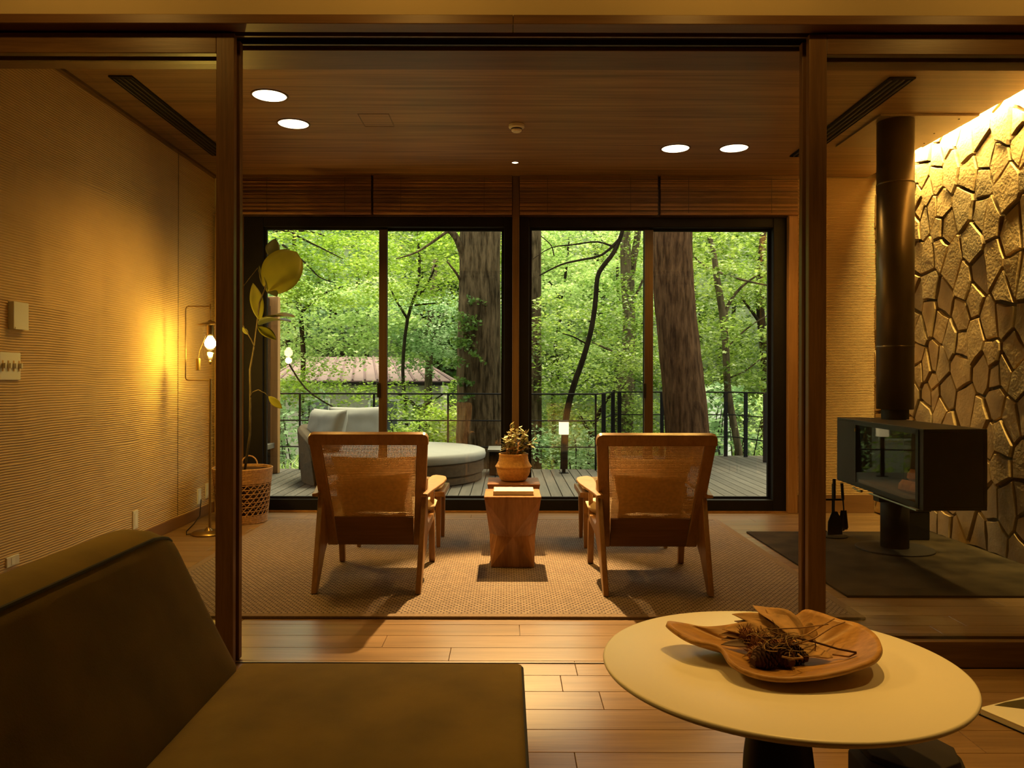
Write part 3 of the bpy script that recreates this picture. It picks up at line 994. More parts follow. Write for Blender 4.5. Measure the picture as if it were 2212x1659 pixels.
def make_chair(label):
    """y=0 at the rear feet"""
    t = thing('lounge_chair', label, 'armchair', (0, 0, 0), group='cane-backed armchairs on the rug')
    K = dict(local=True)
    # back frame: plane leaning back. bottom (y .30,z .19) -> top (y .06,z .81)
    B0, B1 = Vector((0, 0.31, 0.19)), Vector((0, 0.05, 0.812))
    L = (B1 - B0).length
    d = (B1 - B0).normalized()
    nrm = Vector((1, 0, 0)).cross(d)      # towards the front
    def bp(x, s, dep=0.0):
        return Vector((x, 0, 0)) + B0 + d * s + nrm * dep
    def halfw(s):
        return 0.262 + 0.047 * (s / L)
    def bar(pts_in, pts_out, th0, th1):
        m = MB()
        r = []
        for (a, b) in zip(pts_in, pts_out):
            r.append([bp(*a, th0), bp(*b, th0), bp(*b, th1), bp(*a, th1)])
        return m.loft(r)
    sw = 0.058
    for sg in (-1, 1):
        pin = [(sg * (halfw(s) - sw), s) for s in (0, L * 0.5, L - 0.03)]
        pout = [(sg * halfw(s), s) for s in (0, L * 0.5, L - 0.03)]
        obj('back_stile', bar(pin, pout, -0.016, 0.016), M['chair'], t, bevel=0.006, **K)
    # top rail with rounded corners
    hw = halfw(L)
    prof = []
    ins = []
    N = 12
    for i in range(N + 1):
        x = -hw + 2 * hw * i / N
        e = min(1, (hw - abs(x)) / 0.03)
        top = L - 0.022 * (1 - math.sqrt(max(0, 1 - (1 - e) ** 2)))
        prof.append((x, top))
        ins.append((x, L - 0.062))
    xs = [-hw, -hw + 0.006, -hw + 0.015, -hw + 0.03, -0.1, 0.1, hw - 0.03, hw - 0.015, hw - 0.006, hw]
    prof = []
    ins = []
    for x in xs:
        e = min(1, (hw - abs(x)) / 0.03)
        prof.append((x, L - 0.03 * (1 - math.sqrt(max(0, 1 - (1 - e) ** 2)))))
        ins.append((x, L - 0.062))
    obj('top_rail', bar(ins, prof, -0.018, 0.018), M['chair'], t, bevel=0.005, **K)
    # solid lower panel
    obj('lower_panel', bar([(-halfw(0) + sw, 0.0), (-halfw(0.1) + sw, 0.175)], [(halfw(0) - sw, 0.0), (halfw(0.1) - sw, 0.175)], -0.010, 0.010), M['chair_panel'], t, **K)
    # cane weave
    m = MB()
    s0, s1 = 0.175, L - 0.062
    step = 0.0068
    s = s0
    while s < s1:
        h_ = halfw(s) - sw
        m.add([bp(-h_, s, 0), bp(h_, s, 0), bp(h_, s + 0.0039, 0), bp(-h_, s + 0.0039, 0), bp(-h_, s, 0.0015), bp(h_, s, 0.0015), bp(h_, s + 0.0039, 0.0015), bp(-h_, s + 0.0039, 0.0015)],
              [(3, 2, 1, 0), (4, 5, 6, 7), (0, 1, 5, 4), (2, 3, 7, 6)])
        s += step
    nx = int(2 * (halfw(s0) - sw) / step)
    for i in range(nx + 1):
        f = -1 + 2 * i / nx
        a0, a1 = f * (halfw(s0) - sw), f * (halfw(s1) - sw)
        m.add([bp(a0, s0, -0.0015), bp(a0 + 0.0039, s0, -0.0015), bp(a1 + 0.0039, s1, -0.0015), bp(a1, s1, -0.0015), bp(a0, s0, 0), bp(a0 + 0.0039, s0, 0), bp(a1 + 0.0039, s1, 0), bp(a1, s1, 0)],
              [(0, 1, 2, 3), (7, 6, 5, 4), (0, 3, 7, 4), (1, 5, 6, 2)])
    obj('cane_weave', m, M['cane'], t, kind='stuff', **K)
    # rear legs (tapered boards, pointed top carrying the arm)
    for sg in (-1, 1):
        a, b = (0.262, 0.29) if sg > 0 else (-0.29, -0.262)
        poly = [(-0.012, 0), (0.034, 0), (0.20, 0.16), (0.33, 0.24), (0.335, 0.30), (0.275, 0.33), (0.272, 0.48), (0.235, 0.56), (0.205, 0.53)]
        m = MB().prism(poly, 'X', a, b)
        # splay the foot outwards a little
        m.v = [(x - sg * 0.012 * (1 - z / 0.56), y, z) for x, y, z in m.v]
        obj('rear_leg', m, M['chair'], t, bevel=0.006, **K)
    for sg in (-1, 1):
        a, b = (0.25, 0.285) if sg > 0 else (-0.285, -0.25)
        m = MB().prism([(0.700, 0), (0.728, 0), (0.69, 0.30), (0.64, 0.30)], 'X', a, b)
        obj('front_leg', m, M['chair'], t, bevel=0.005, **K)
        m = MB().prism([(0.625, 0.30), (0.675, 0.30), (0.655, 0.465), (0.625, 0.465)], 'X', sg * 0.285 if sg < 0 else 0.262, sg * 0.262 if sg < 0 else 0.285)
        obj('arm_post', m, M['chair'], t, bevel=0.004, **K)
        m = MB().prism([(0.28, 0.245), (0.69, 0.27), (0.69, 0.31), (0.28, 0.30)], 'X', sg * 0.285 if sg < 0 else 0.25, sg * 0.25 if sg < 0 else 0.285)
        obj('seat_rail', m, M['chair'], t, bevel=0.004, **K)
        # paddle arm
        pts = [(0.10, 0.268, 0.300), (0.20, 0.268, 0.312), (0.34, 0.266, 0.335), (0.48, 0.262, 0.356), (0.60, 0.262, 0.362), (0.66, 0.27, 0.352), (0.69, 0.29, 0.33)]
        rings = []
        for (yy, xi, xo) in pts:
            z = 0.486 + 0.025 * (yy - 0.10) / 0.6
            rings.append([(sg * xi, yy, z - 0.011), (sg * xo, yy, z - 0.008), (sg * xo, yy, z + 0.006), (sg * xi, yy, z + 0.011)])
        m = MB().loft(rings)
        if sg < 0:
            m.f = [f[::-1] for f in m.f]
        obj('armrest', m, M['chair'], t, bevel=0.004, **K)
    obj('front_rail', MB().box(-0.25, 0.25, 0.665, 0.69, 0.265, 0.31), M['chair'], t, bevel=0.004, **K)
    # seat cushion, sloping back
    m = cushion(0.585, 0.45, 0.085, 16, 0.0, 0.28)
    place(m, (0, 0.535, 0.335), rx=R(6))
    # keep clear of the stiles at the rear
    m.v = [(x * (0.84 if y < 0.36 else 0.86 if y < 0.6 else 1.0), y, z) for x, y, z in m.v]
    obj('seat_cushion', m, M['cream'], t, smooth=True, **K)
    m = cushion(0.455, 0.35, 0.11, 16, 0.10, 0.45)
    m.v = [(x * (0.93 + 0.07 * (y / 0.17)), y, z) for x, y, z in m.v]
    ang = math.atan2(B1.z - B0.z, B1.y - B0.y)
    place(m, (0, 0.285, 0.515), rx=ang)
    obj('back_cushion', m, M['backcush'], t, smooth=True, **K)
    return t


def copy_tree(o, parent=None):
    c = o.copy()
    C.objects.link(c)
    if parent is not None:
        c.parent = parent
    for ch in list(o.children):
        copy_tree(ch, c)
    return c


ch1 = make_chair('cane-backed wooden armchair nearest the floor lamp and fig, seen from behind')
ch2 = copy_tree(ch1)
ch1.location = (-0.712, 3.965, 0.0125)
ch2.location = (0.765, 3.93, 0.0125)
ch2['label'] = 'cane-backed wooden armchair nearest the wood stove, seen from behind'


def make_ottoman(label):
    t = thing('footstool', label, 'footstool', group='footstools in front of the armchairs')
    K = dict(local=True)
    for sx in (-1, 1):
        for y0 in (0.03, 0.37):
            m = MB().loft([[(sx * 0.245, y0, 0), (sx * 0.27, y0, 0), (sx * 0.27, y0 + 0.025, 0), (sx * 0.245, y0 + 0.025, 0)],
                           [(sx * 0.235, y0 - 0.006, 0.33), (sx * 0.275, y0 - 0.006, 0.33), (sx * 0.275, y0 + 0.034, 0.33), (sx * 0.235, y0 + 0.034, 0.33)]])
            if sx < 0:
                m.f = [f[::-1] for f in m.f]
            obj('leg', m, M['chair'], t, bevel=0.004, **K)
        obj('side_rail', MB().box(min(sx * 0.30, sx * 0.235), max(sx * 0.30, sx * 0.235), -0.01, 0.44, 0.33, 0.365), M['chair'], t, bevel=0.006, **K)
    obj('end_rail', MB().box(-0.235, 0.235, 0.0, 0.025, 0.315, 0.36), M['chair'], t, bevel=0.004, **K)
    obj('end_rail', MB().box(-0.235, 0.235, 0.405, 0.43, 0.315, 0.36), M['chair'], t, bevel=0.004, **K)
    m = cushion(0.56, 0.43, 0.06, 12, 0.0, 0.28)
    place(m, (0, 0.215, 0.388))
    obj('cushion', m, M['cream'], t, smooth=True, **K)
    return t


f1 = make_ottoman('low wooden footstool in front of the armchair by the floor lamp')
f2 = copy_tree(f1)
f1.location = (-0.70, 5.04, 0.0125)
f2.location = (0.77, 5.02, 0.0125)
f2['label'] = 'low wooden footstool in front of the armchair by the stove'

# ------------------------------------------------------------------ carved stools
def carved_stool(label, loc, w, h, mat):
    t = thing('carved_stool', label, 'side table', loc, group='carved wooden stools between the armchairs')
    a, b, c, mm = w / 2, w * 0.385, w * 0.275, w * 0.42
    zt, zb, zm = h, 0.0, h * 0.44
    top = [(-a, -a), (a, -a), (a, a), (-a, a)]
    bot = [(-b, -b), (b, -b), (b, b), (-b, b)]
    mid = [(-c, -c), (c, -c), (c, c), (-c, c)]
    fm = [(0, -mm), (mm, 0), (0, mm), (-mm, 0)]
    vs = [(x, y, zt) for x, y in top] + [(x, y, zb) for x, y in bot] + [(x, y, zm) for x, y in mid] + [(x, y, zm) for x, y in fm]
    fs = [(0, 1, 2, 3), (7, 6, 5, 4)]
    for i in range(4):
        j = (i + 1) % 4
        T0, T1, B0, B1, M0, M1, K = i, j, 4 + i, 4 + j, 8 + i, 8 + j, 12 + i
        fs += [(T0, K, T1), (B0, B1, K), (T0, M0, K), (M0, B0, K), (T1, K, M1), (M1, K, B1)]
    obj('body', MB().add(vs, fs), mat, t, bevel=0.002, bseg=1, local=True)
    obj('top_board', MB().box(-a - 0.002, a + 0.002, -a - 0.002, a + 0.002, h, h + 0.012), mat, t, bevel=0.002, bseg=1, local=True)
    return t


carved_stool('faceted hourglass wooden stool with a white book on top', (0.035, 4.655, 0.0125), 0.325, 0.402, M['stool'])
carved_stool('darker wooden stool behind the faceted one, holding the potted plant', (0.045, 5.19, 0.0125), 0.335, 0.405, M['stool_dark'])
t = thing('book', 'thick white covered book lying on the faceted stool', 'book', (0.04, 4.66, 0.428))
obj('page_block', MB().box(-0.075, 0.155, 4.55, 4.72, 0.432, 0.448), M['paper'], t)
obj('cover', MB().box(-0.078, 0.158, 4.546, 4.724, 0.4275, 0.432).box(-0.078, 0.158, 4.546, 4.724, 0.448, 0.452).box(-0.078, -0.074, 4.546, 4.724, 0.4275, 0.452), M['white_plastic'], t, bevel=0.001, bseg=1)

# belly basket + plant on rear stool
pc = Vector((0.045, 5.19, 0.4305))
t = thing('potted_plant', 'small leafy plant in a seagrass belly basket on the rear stool', 'potted plant', pc)
prof = [(0.062, 0.0), (0.085, 0.006), (0.108, 0.05), (0.114, 0.085), (0.122, 0.095), (0.114, 0.106), (0.100, 0.13), (0.094, 0.165), (0.098, 0.18), (0.090, 0.18), (0.086, 0.16), (0.06, 0.155)]
pr = []
for i in range(len(prof) - 1):
    for k in range(4):
        f = k / 4
        r = prof[i][0] * (1 - f) + prof[i + 1][0] * f
        z = prof[i][1] * (1 - f) + prof[i + 1][1] * f
        pr.append((r + (0.0012 if (len(pr) % 2) else -0.0008), z))
pr.append(prof[-1])
obj('basket_pot', MB().lathe(pr, pc, 40), M['seagrass'], t, smooth=True)
obj('soil', MB().lathe([(0.084, 0.15), (0.084, 0.158)], pc, 24), M['soil'], t)
stems = MB()
lv = MB()
rs = random.Random(5)
for k in range(20):
    a = rs.uniform(0, 2 * PI)
    top = pc + Vector((math.cos(a) * rs.uniform(0.03, 0.12) + 0.045, math.sin(a) * rs.uniform(0.02, 0.10), rs.uniform(0.24, 0.38)))
    b0 = pc + Vector((math.cos(a) * 0.03, math.sin(a) * 0.03, 0.15))
    mid = (b0 + top) / 2 + Vector((rs.uniform(-.03, .03), rs.uniform(-.03, .03), 0))
    stems.tube([b0, mid, top], [0.004, 0.003, 0.002], 5)
    for q in range(11):
        f = rs.uniform(0.35, 1.0)
        p = b0.lerp(mid, f * 2) if f < 0.5 else mid.lerp(top, f * 2 - 1)
        dirn = Vector((rs.uniform(-1, 1), rs.uniform(-1, 1), rs.uniform(-0.4, 0.8))).normalized()
        side = dirn.cross(Vector((0, 0, 1))).normalized()
        Ln, W = rs.uniform(0.032, 0.052), rs.uniform(0.011, 0.019)
        lv.add([p, p + dirn * Ln * 0.5 + side * W, p + dirn * Ln, p + dirn * Ln * 0.5 - side * W, p + dirn * Ln * 0.5 + Vector((0, 0, -0.003))], [(0, 4, 1), (1, 4, 2), (2, 4, 3), (3, 4, 0)])
for k in range(5):
    a = k * 1.3
    stems.tube([pc + Vector((0.03 * math.cos(a), 0.03 * math.sin(a), 0.15)), pc + Vector((0.06 * math.cos(a), -0.06 + 0.05 * math.sin(a), 0.215)), pc + Vector((0.05 * math.cos(a + 2), -0.05, 0.175 + 0.02 * k))], 0.0045, 5)
obj('stems', stems, M['twig'], t)
obj('foliage', lv, M['potleaf'], t, kind='stuff')

# ------------------------------------------------------------------ floor lamp
lx, ly = -2.105, 5.55
t = thing('floor_lamp', 'slim brass floor lamp with hanging glass lantern and lit bulb', 'floor lamp', (lx, ly, 0))
obj('base', MB().lathe([(0.115, 0.0), (0.118, 0.008), (0.105, 0.02), (0.03, 0.026), (0.012, 0.05)], (lx - 0.01, ly, 0), 40), M['brass'], t, smooth=False, bevel=0.002)
zb, zt, xo = 1.09, 1.615, lx - 0.175
obj('pole', MB().tube([(lx, ly, 0.02), (lx, ly, 1.10)], 0.009, 12), M['brass'], t)
rr = 0.02
path = [(lx, ly, zb), (xo + rr, ly, zb), (xo + rr * 0.3, ly, zb + rr * 0.3), (xo, ly, zb + rr), (xo, ly, zt - rr), (xo + rr * 0.3, ly, zt - rr * 0.3), (xo + rr, ly, zt), (lx, ly, zt)]
obj('side_arm', MB().tube(path, 0.0045, 8), M['brass'], t)
obj('end_knob', MB().tube([(lx, ly, zt - 0.02), (lx, ly, zt + 0.018)], 0.007, 10), M['brass'], t)
obj('hanging_rod', MB().tube([(lx, ly, zt), (lx, ly, 1.505)], 0.003, 8), M['brass'], t)
sh = obj('lantern_cap', MB().lathe([(0.006, 0.035), (0.02, 0.022), (0.07, 0.006), (0.088, 0.0), (0.088, -0.006), (0.05, -0.004)], (lx, ly, 1.485), 36), M['brass'], t, smooth=True)
obj('socket', MB().lathe([(0.022, -0.004), (0.022, -0.07), (0.016, -0.08)], (lx, ly, 1.485), 20), M['brass'], t)
obj('glass_shade', MB().lathe([(0.048, -0.004), (0.050, -0.20), (0.040, -0.245), (0.012, -0.255)], (lx, ly, 1.485), 32, caps=False), M['lamp_glass'], t, smooth=True)
bz = 1.355
bulbp = [(0.014, 0.06), (0.018, 0.045), (0.034, 0.02), (0.040, 0.0), (0.036, -0.02), (0.022, -0.035), (0.006, -0.041)]
obj('bulb', MB().lathe(bulbp, (lx, ly, bz), 24), emissive('bulb_glow', (1.0, 0.80, 0.36), 26.0), t, smooth=True)
obj('finial', MB().lathe([(0.004, 0.0), (0.012, -0.012), (0.004, -0.028)], (lx, ly, 1.232), 12), M['brass'], t, smooth=True)
obj('dimmer', MB().tube([(lx - 0.085, ly, 1.245), (lx - 0.085, ly, 1.16)], 0.016, 16), M['brass'], t)
obj('dimmer_chain', MB().tube([(lx - 0.085, ly, 1.245), (lx - 0.075, ly, 1.30), (lx - 0.03, ly, 1.41)], 0.0018, 6), M['brass'], t)
obj('power_cord', MB().tube([(lx - 0.06, ly, 0.012), (-2.25, 5.5, 0.006), (-2.30, 5.62, 0.006), (-2.36, 5.9, 0.006), (-2.40, 6.12, 0.03), (-2.41, 6.17, 0.15)], 0.0035, 6), M['black'], t)
lamp('floor_lamp_lamp', 'POINT', (lx, ly, bz - 0.075), 26, (1.0, 0.62, 0.09), shadow_soft_size=0.03)

# ------------------------------------------------------------------ woven basket with fig
bc = Vector((-2.045, 6.06, 0.0))
t = thing('woven_basket', 'tall open-weave wicker basket beside the window, holding the fig', 'basket', bc)
H = 0.42
def br(z):
    return 0.178 + 0.042 * z / H
st = MB()
NS = 26
for sg in (-1, 1):
    for k in range(NS):
        pts = []
        for i in range(9):
            f = i / 8
            z = 0.05 + (0.31 - 0.05) * f
            a = 2 * PI * k / NS + sg * f * 1.15
            r = br(z) + 0.003 * sg
            pts.append((bc.x + r * math.cos(a), bc.y + r * math.sin(a), z))
        st.tube(pts, 0.0042, 4)
for j in range(8):
    z = 0.065 + j * 0.033
    st.tube([(bc.x + (br(z) + 0.004) * math.cos(a), bc.y + (br(z) + 0.004) * math.sin(a), z) for a in [2 * PI * q / 36 for q in range(37)]], 0.003, 4)
obj('lattice', st, M['wicker'], t, kind='stuff')
up = MB()
for j in range(12):
    z = 0.31 + j * 0.0095
    up.tube([(bc.x + (br(z) + 0.002 * (q % 2)) * math.cos(a), bc.y + (br(z) + 0.002 * (q % 2)) * math.sin(a), z) for q, a in enumerate([2 * PI * q / 48 for q in range(49)])], 0.0062, 5)
obj('upper_band', up, M['wicker'], t)
up = MB()
for j in range(6):
    z = 0.006 + j * 0.0095
    up.tube([(bc.x + (br(z) + 0.002 * (q % 2)) * math.cos(a), bc.y + (br(z) + 0.002 * (q % 2)) * math.sin(a), z) for q, a in enumerate([2 * PI * q / 48 for q in range(49)])], 0.0062, 5)
obj('bottom_band', up, M['wicker'], t)
obj('liner', MB().lathe([(0.168, 0.004), (0.205, 0.40), (0.200, 0.40), (0.16, 0.30)], bc, 32), M['liner'], t, smooth=True)
for sg in (-1, 1):
    pts = []
    for i in range(9):
        a = PI * i / 8
        pts.append((bc.x + 0.065 * math.cos(a) * 1.0 - 0.02, bc.y + sg * br(H), H - 0.01 + 0.075 * math.sin(a)))
    obj('handle', MB().tube(pts, 0.006, 7), M['wicker'], t)


def bigleaf(base, tip, width, nrm, mat, parent, curl=0.12, name='leaf', wave=0.06, obov=0.62):
    base, tip, nrm = Vector(base), Vector(tip), Vector(nrm).normalized()
    ax = tip - base
    L = ax.length
    ax.normalize()
    side = ax.cross(nrm).normalized()
    nrm = side.cross(ax)
    n, k = 12, 6
    vs, fs = [], []
    for i in range(n + 1):
        f = i / n
        w = width / 2 * (math.sin(PI * f ** (1.15 if obov > 0.7 else 0.95)) ** (0.5 if obov > 0.7 else 0.85) if 0 < f < 1 else 0.02)
        for j in range(k + 1):
            u = -1 + 2 * j / k
            p = base + ax * L * f + side * w * u + nrm * (abs(u) * w * 0.22 - curl * L * (f - 0.5) ** 2 + wave * w * math.sin(f * 9 + u * 2) * abs(u))
            vs.append(p)
    for i in range(n):
        for j in range(k):
            a = i * (k + 1) + j
            fs.append((a, a + 1, a + k + 2, a + k + 1))
    return obj(name, MB().add(vs, fs), mat, parent, smooth=True, solid=0.0012)


fg = thing('fiddle_leaf_fig', 'tall thin fig with a few large yellow-green leaves, standing in the wicker basket', 'plant', (bc.x, bc.y, 0.30))
YF = 5.95
def Q(px, py, Y=YF):
    return P(px, py, Y)
tr = MB()
tr.tube([(bc.x, bc.y, 0.28), Q(540, 940, 6.04), Q(541, 860, 6.0), Q(540, 800), Q(549, 748)], [0.010, 0.010, 0.009, 0.008, 0.007], 9)
obj('trunk', tr, M['bark_pale'], fg, smooth=True)
br_ = MB()
br_.tube([Q(549, 748), Q(553, 715), Q(556, 690), Q(560, 655), Q(572, 625), Q(577, 580), Q(580, 545), Q(584, 530)], [0.007, 0.0065, 0.006, 0.006, 0.006, 0.005, 0.005, 0.004], 8)
br_.tube([Q(549, 748), Q(543, 735), Q(535, 722), Q(525, 705)], [0.006, 0.005, 0.004, 0.004], 7)
br_.tube([Q(541, 860, 6.0), Q(546, 848), Q(558, 843), Q(572, 850), Q(580, 857)], [0.005, 0.004, 0.004, 0.003, 0.003], 7)
br_.tube([Q(572, 625), Q(562, 600), Q(556, 580), Q(540, 600), Q(525, 620)], [0.003, 0.003, 0.003, 0.003, 0.002], 6)
obj('branch', br_, M['bark_pale'], fg, smooth=True)
Fm, Fd = M['figleaf'], M['figleaf_dark']
bigleaf(Q(577, 634), Q(640, 545), 0.30, (0.15, -1, 0.15), Fm, fg, obov=0.75)
bigleaf(Q(585, 560), Q(594, 516), 0.11, (0.1, -1, 0.4), Fd, fg)
bigleaf(Q(576, 630), Q(558, 575), 0.055, (-0.8, -1, 0.1), Fd, fg)
bigleaf(Q(562, 695), Q(546, 612), 0.10, (0.5, -1, 0.0), Fm, fg, 0.05)
bigleaf(Q(560, 688), Q(637, 682, 5.75), 0.16, (0.0, -0.25, 1), Fm, fg, 0.15)
bigleaf(Q(558, 697), Q(628, 690, 5.7), 0.17, (0.1, -0.1, 1), Fd, fg, 0.25)
bigleaf(Q(556, 706), Q(597, 735), 0.085, (0.4, -1, 0.7), Fm, fg, 0.06)
bigleaf(Q(536, 724), Q(522, 708), 0.035, (0.3, -1, 0.2), Fm, fg)
bigleaf(Q(580, 857), Q(610, 884), 0.06, (-0.5, -1, 0.5), Fm, fg, 0.05)
bigleaf(Q(580, 628), Q(598, 640, 5.8), 0.07, (0.0, -0.6, 1), Fd, fg, 0.2)

# ------------------------------------------------------------------ wood stove
sx, sy = 2.505, 5.05
t = thing('wood_stove', 'black box-shaped wood stove with a glass side on a round pedestal', 'stove', (sx, sy, 0.012))
# stove body in world coordinates, slightly turned
zs0, zs1 = 0.43, 0.85
A_ = Vector((2.225, 5.27, 0))
B_ = Vector((2.138, 4.015, 0))
C_ = Vector((2.476, 4.03, 0))
D_ = Vector((2.56, 5.27, 0))
ax_ = (A_ - B_).normalized()
n_out = Vector((-ax_.y, ax_.x, 0)) * 1.0
if n_out.x > 0:
    n_out = -n_out
def quadbox(a, b, c, d, z0, z1):
    return MB().add([(a.x, a.y, z0), (b.x, b.y, z0), (c.x, c.y, z0), (d.x, d.y, z0), (a.x, a.y, z1), (b.x, b.y, z1), (c.x, c.y, z1), (d.x, d.y, z1)],
                    [(3, 2, 1, 0), (4, 5, 6, 7), (0, 1, 5, 4), (1, 2, 6, 5), (2, 3, 7, 6), (3, 0, 4, 7)])
# shell: top, bottom, back (right), near end, far section
th = 0.018
obj('top_plate', quadbox(A_, B_, C_, D_, zs1 - th, zs1), M['stove'], t, bevel=0.003)
obj('bottom_plate', quadbox(A_, B_, C_, D_, zs0, zs0 + th), M['stove'], t, bevel=0.002, bseg=1)
def along(a, b, f):
    return a + (b - a) * f
gl0, gl1 = 0.245, 0.975     # glass from far (A) to near (B)
e1, e2 = along(A_, B_, 0.965), along(D_, C_, 0.965)
obj('end_panel', quadbox(e1, B_, C_, e2, zs0 + th, zs1 - th), M['stove'], t)
f1_, f2_ = along(A_, B_, gl0), along(D_, C_, gl0)
obj('side_panel', quadbox(A_, f1_, f2_, D_, zs0 + th, zs1 - th), M['stove'], t)
r1, r2 = along(D_, A_, 0.06), along(C_, B_, 0.06)
obj('rear_panel', quadbox(r1, r2, C_, D_, zs0 + th, zs1 - th), M['stove_in'], t)
obj('fire_floor', quadbox(along(A_, B_, 0.26) - n_out * 0.02, along(A_, B_, 0.96) - n_out * 0.02, along(D_, C_, 0.96) + n_out * 0.03, along(D_, C_, 0.26) + n_out * 0.03, zs0 + th, zs0 + 0.045), M['stove_in'], t)
g0, g1 = along(A_, B_, gl0 + 0.01), along(A_, B_, gl1 - 0.012)
off = n_out * 0.006
fr = MB()
w_ = 0.022
for (a, b, z0, z1) in ((g0, g1, zs0 + 0.004, zs0 + 0.03), (g0, g1, zs1 - 0.03, zs1 - 0.006)):
    fr.add(quadbox(a + off, b + off, b - off, a - off, z0, z1).v, quadbox(a, b, b, a, 0, 1).f)
for (a, b) in ((g0, along(g0, g1, 0.03)), (along(g0, g1, 0.965), g1)):
    fr.add(quadbox(a + off, b + off, b - off, a - off, zs0 + 0.004, zs1 - 0.006).v, quadbox(a, b, b, a, 0, 1).f)
door = obj('door', fr, M['blackmetal'], t)
ga, gb = along(g0, g1, 0.03), along(g0, g1, 0.965)
obj('glass_pane', quadbox(ga + off * 0.5, gb + off * 0.5, gb - off * 0.3, ga - off * 0.3, zs0 + 0.03, zs1 - 0.03), M['stove_glass'], door)
hp = along(g0, g1, 0.06) + n_out * 0.018
obj('latch_knob', MB().tube([(hp.x, hp.y, zs1 - 0.07), (hp.x, hp.y, zs1 - 0.05)], 0.005, 10), M['brass'], door)
a = along(g0, g1, 0.30) + n_out * 0.012
b = along(g0, g1, 1.0) + n_out * 0.012
obj('air_lever', MB().tube([(a.x, a.y, zs0 - 0.006), (b.x, b.y, zs0 - 0.006)], 0.005, 8), plain('lever_steel', (0.35, 0.3, 0.3), 0.3, metal=1.0), t)
a = along(g0, g1, 0.03) + n_out * 0.02
obj('handle', MB().tube([(a.x, a.y, zs0 - 0.004), (a.x, a.y - 0.08, zs0 - 0.016), (a.x, a.y - 0.12, zs0 - 0.012)], 0.007, 8), M['brass'], t)
obj('flue_collar', MB().lathe([(0.082, 0.0), (0.082, 0.065)], (sx, sy, zs1), 36), M['stove'], t, smooth=False, bevel=0.002, bseg=1)
fl = obj('flue', MB().lathe([(0.112, 0.915), (0.112, CEIL - 0.012)], (sx, sy, 0), 48), M['flue'], t)
for p in fl.data.polygons:
    p.use_smooth = len(p.vertices) == 4
for z in (1.31, 2.36):
    obj('flue_joint', MB().lathe([(0.1125, z), (0.1145, z + 0.003), (0.1145, z + 0.009), (0.1125, z + 0.012)], (sx, sy, 0), 48, caps=False), M['flue'], t, smooth=True)
pe = obj('pedestal', MB().lathe([(0.085, 0.022), (0.085, zs0)], (sx, sy, 0), 40), M['stove'], t)
for p in pe.data.polygons:
    p.use_smooth = len(p.vertices) == 4
obj('base_disc', MB().lathe([(0.235, 0.012), (0.235, 0.020), (0.23, 0.022), (0.09, 0.026)], (sx, sy, 0), 48), M['stove'], t)
obj('damper', MB().box(2.20, 2.27, 4.62, 4.70, zs0 - 0.05, zs0), M['blackmetal'], t, bevel=0.004)
# logs in the stove
lc = (along(A_, B_, 0.80) + along(D_, C_, 0.80)) / 2
for k, (dx, dz, rad, ang, lb) in enumerate(((-0.07, 0.03, 0.035, 4, 'split log nearest the stove glass, on the grate'), (0.03, 0.035, 0.04, -6, 'split log at the back of the stove grate'), (-0.03, 0.095, 0.033, 10, 'split log lying on top of the others in the stove'))):
    lg = MB()
    n = 7
    rings = []
    for i in range(4):
        f = -0.5 + i / 3
        rings.append([(rad * math.cos(2 * PI * q / n) * (1 + 0.12 * math.sin(q * 3 + i)), f * 0.30, rad * math.sin(2 * PI * q / n) * (1 + 0.12 * math.cos(q * 2 + i))) for q in range(n)])
    lg.loft(rings)
    place(lg, (lc.x + dx, lc.y - 0.02 * k, zs0 + 0.045 + dz), rz=R(ang))
    obj('firewood_log', lg, M['log'], label=lb, cat='log', group='logs inside the stove')

# ash box behind
t = thing('ash_box', 'black metal box on the hearth behind the stove pedestal', 'box', (2.85, 5.40, 0.012))
obj('body', MB().box(2.70, 2.885, 5.33, 5.48, 0.013, 0.205), M['blackmetal'], t, bevel=0.006)
obj('lid', MB().box(2.695, 2.89, 5.325, 5.485, 0.2055, 0.222), M['blackmetal'], t, bevel=0.003)

# fire tools
fx, fy = 2.275, 5.46
t = thing('fire_tool_set', 'black fireplace tool stand with poker, shovel and brush', 'fire tools', (fx, fy, 0.012))
obj('base', MB().lathe([(0.10, 0.012), (0.10, 0.02), (0.085, 0.026)], (fx, fy, 0), 32), M['blackmetal'], t)
obj('stand_rod', MB().tube([(fx, fy, 0.02), (fx, fy, 0.38)], 0.007, 8), M['blackmetal'], t)
obj('crossbar', MB().box(fx - 0.09, fx + 0.075, fy - 0.01, fy + 0.01, 0.262, 0.274), M['blackmetal'], t)
po = obj('poker', MB().tube([(fx - 0.073, fy - 0.02, 0.385), (fx - 0.073, fy - 0.02, 0.06), (fx - 0.05, fy - 0.02, 0.05)], 0.0045, 8), M['blackmetal'], t)
obj('grip', MB().tube([(fx - 0.073, fy - 0.02, 0.275), (fx - 0.073, fy - 0.02, 0.39)], 0.010, 10), M['blackmetal'], po)
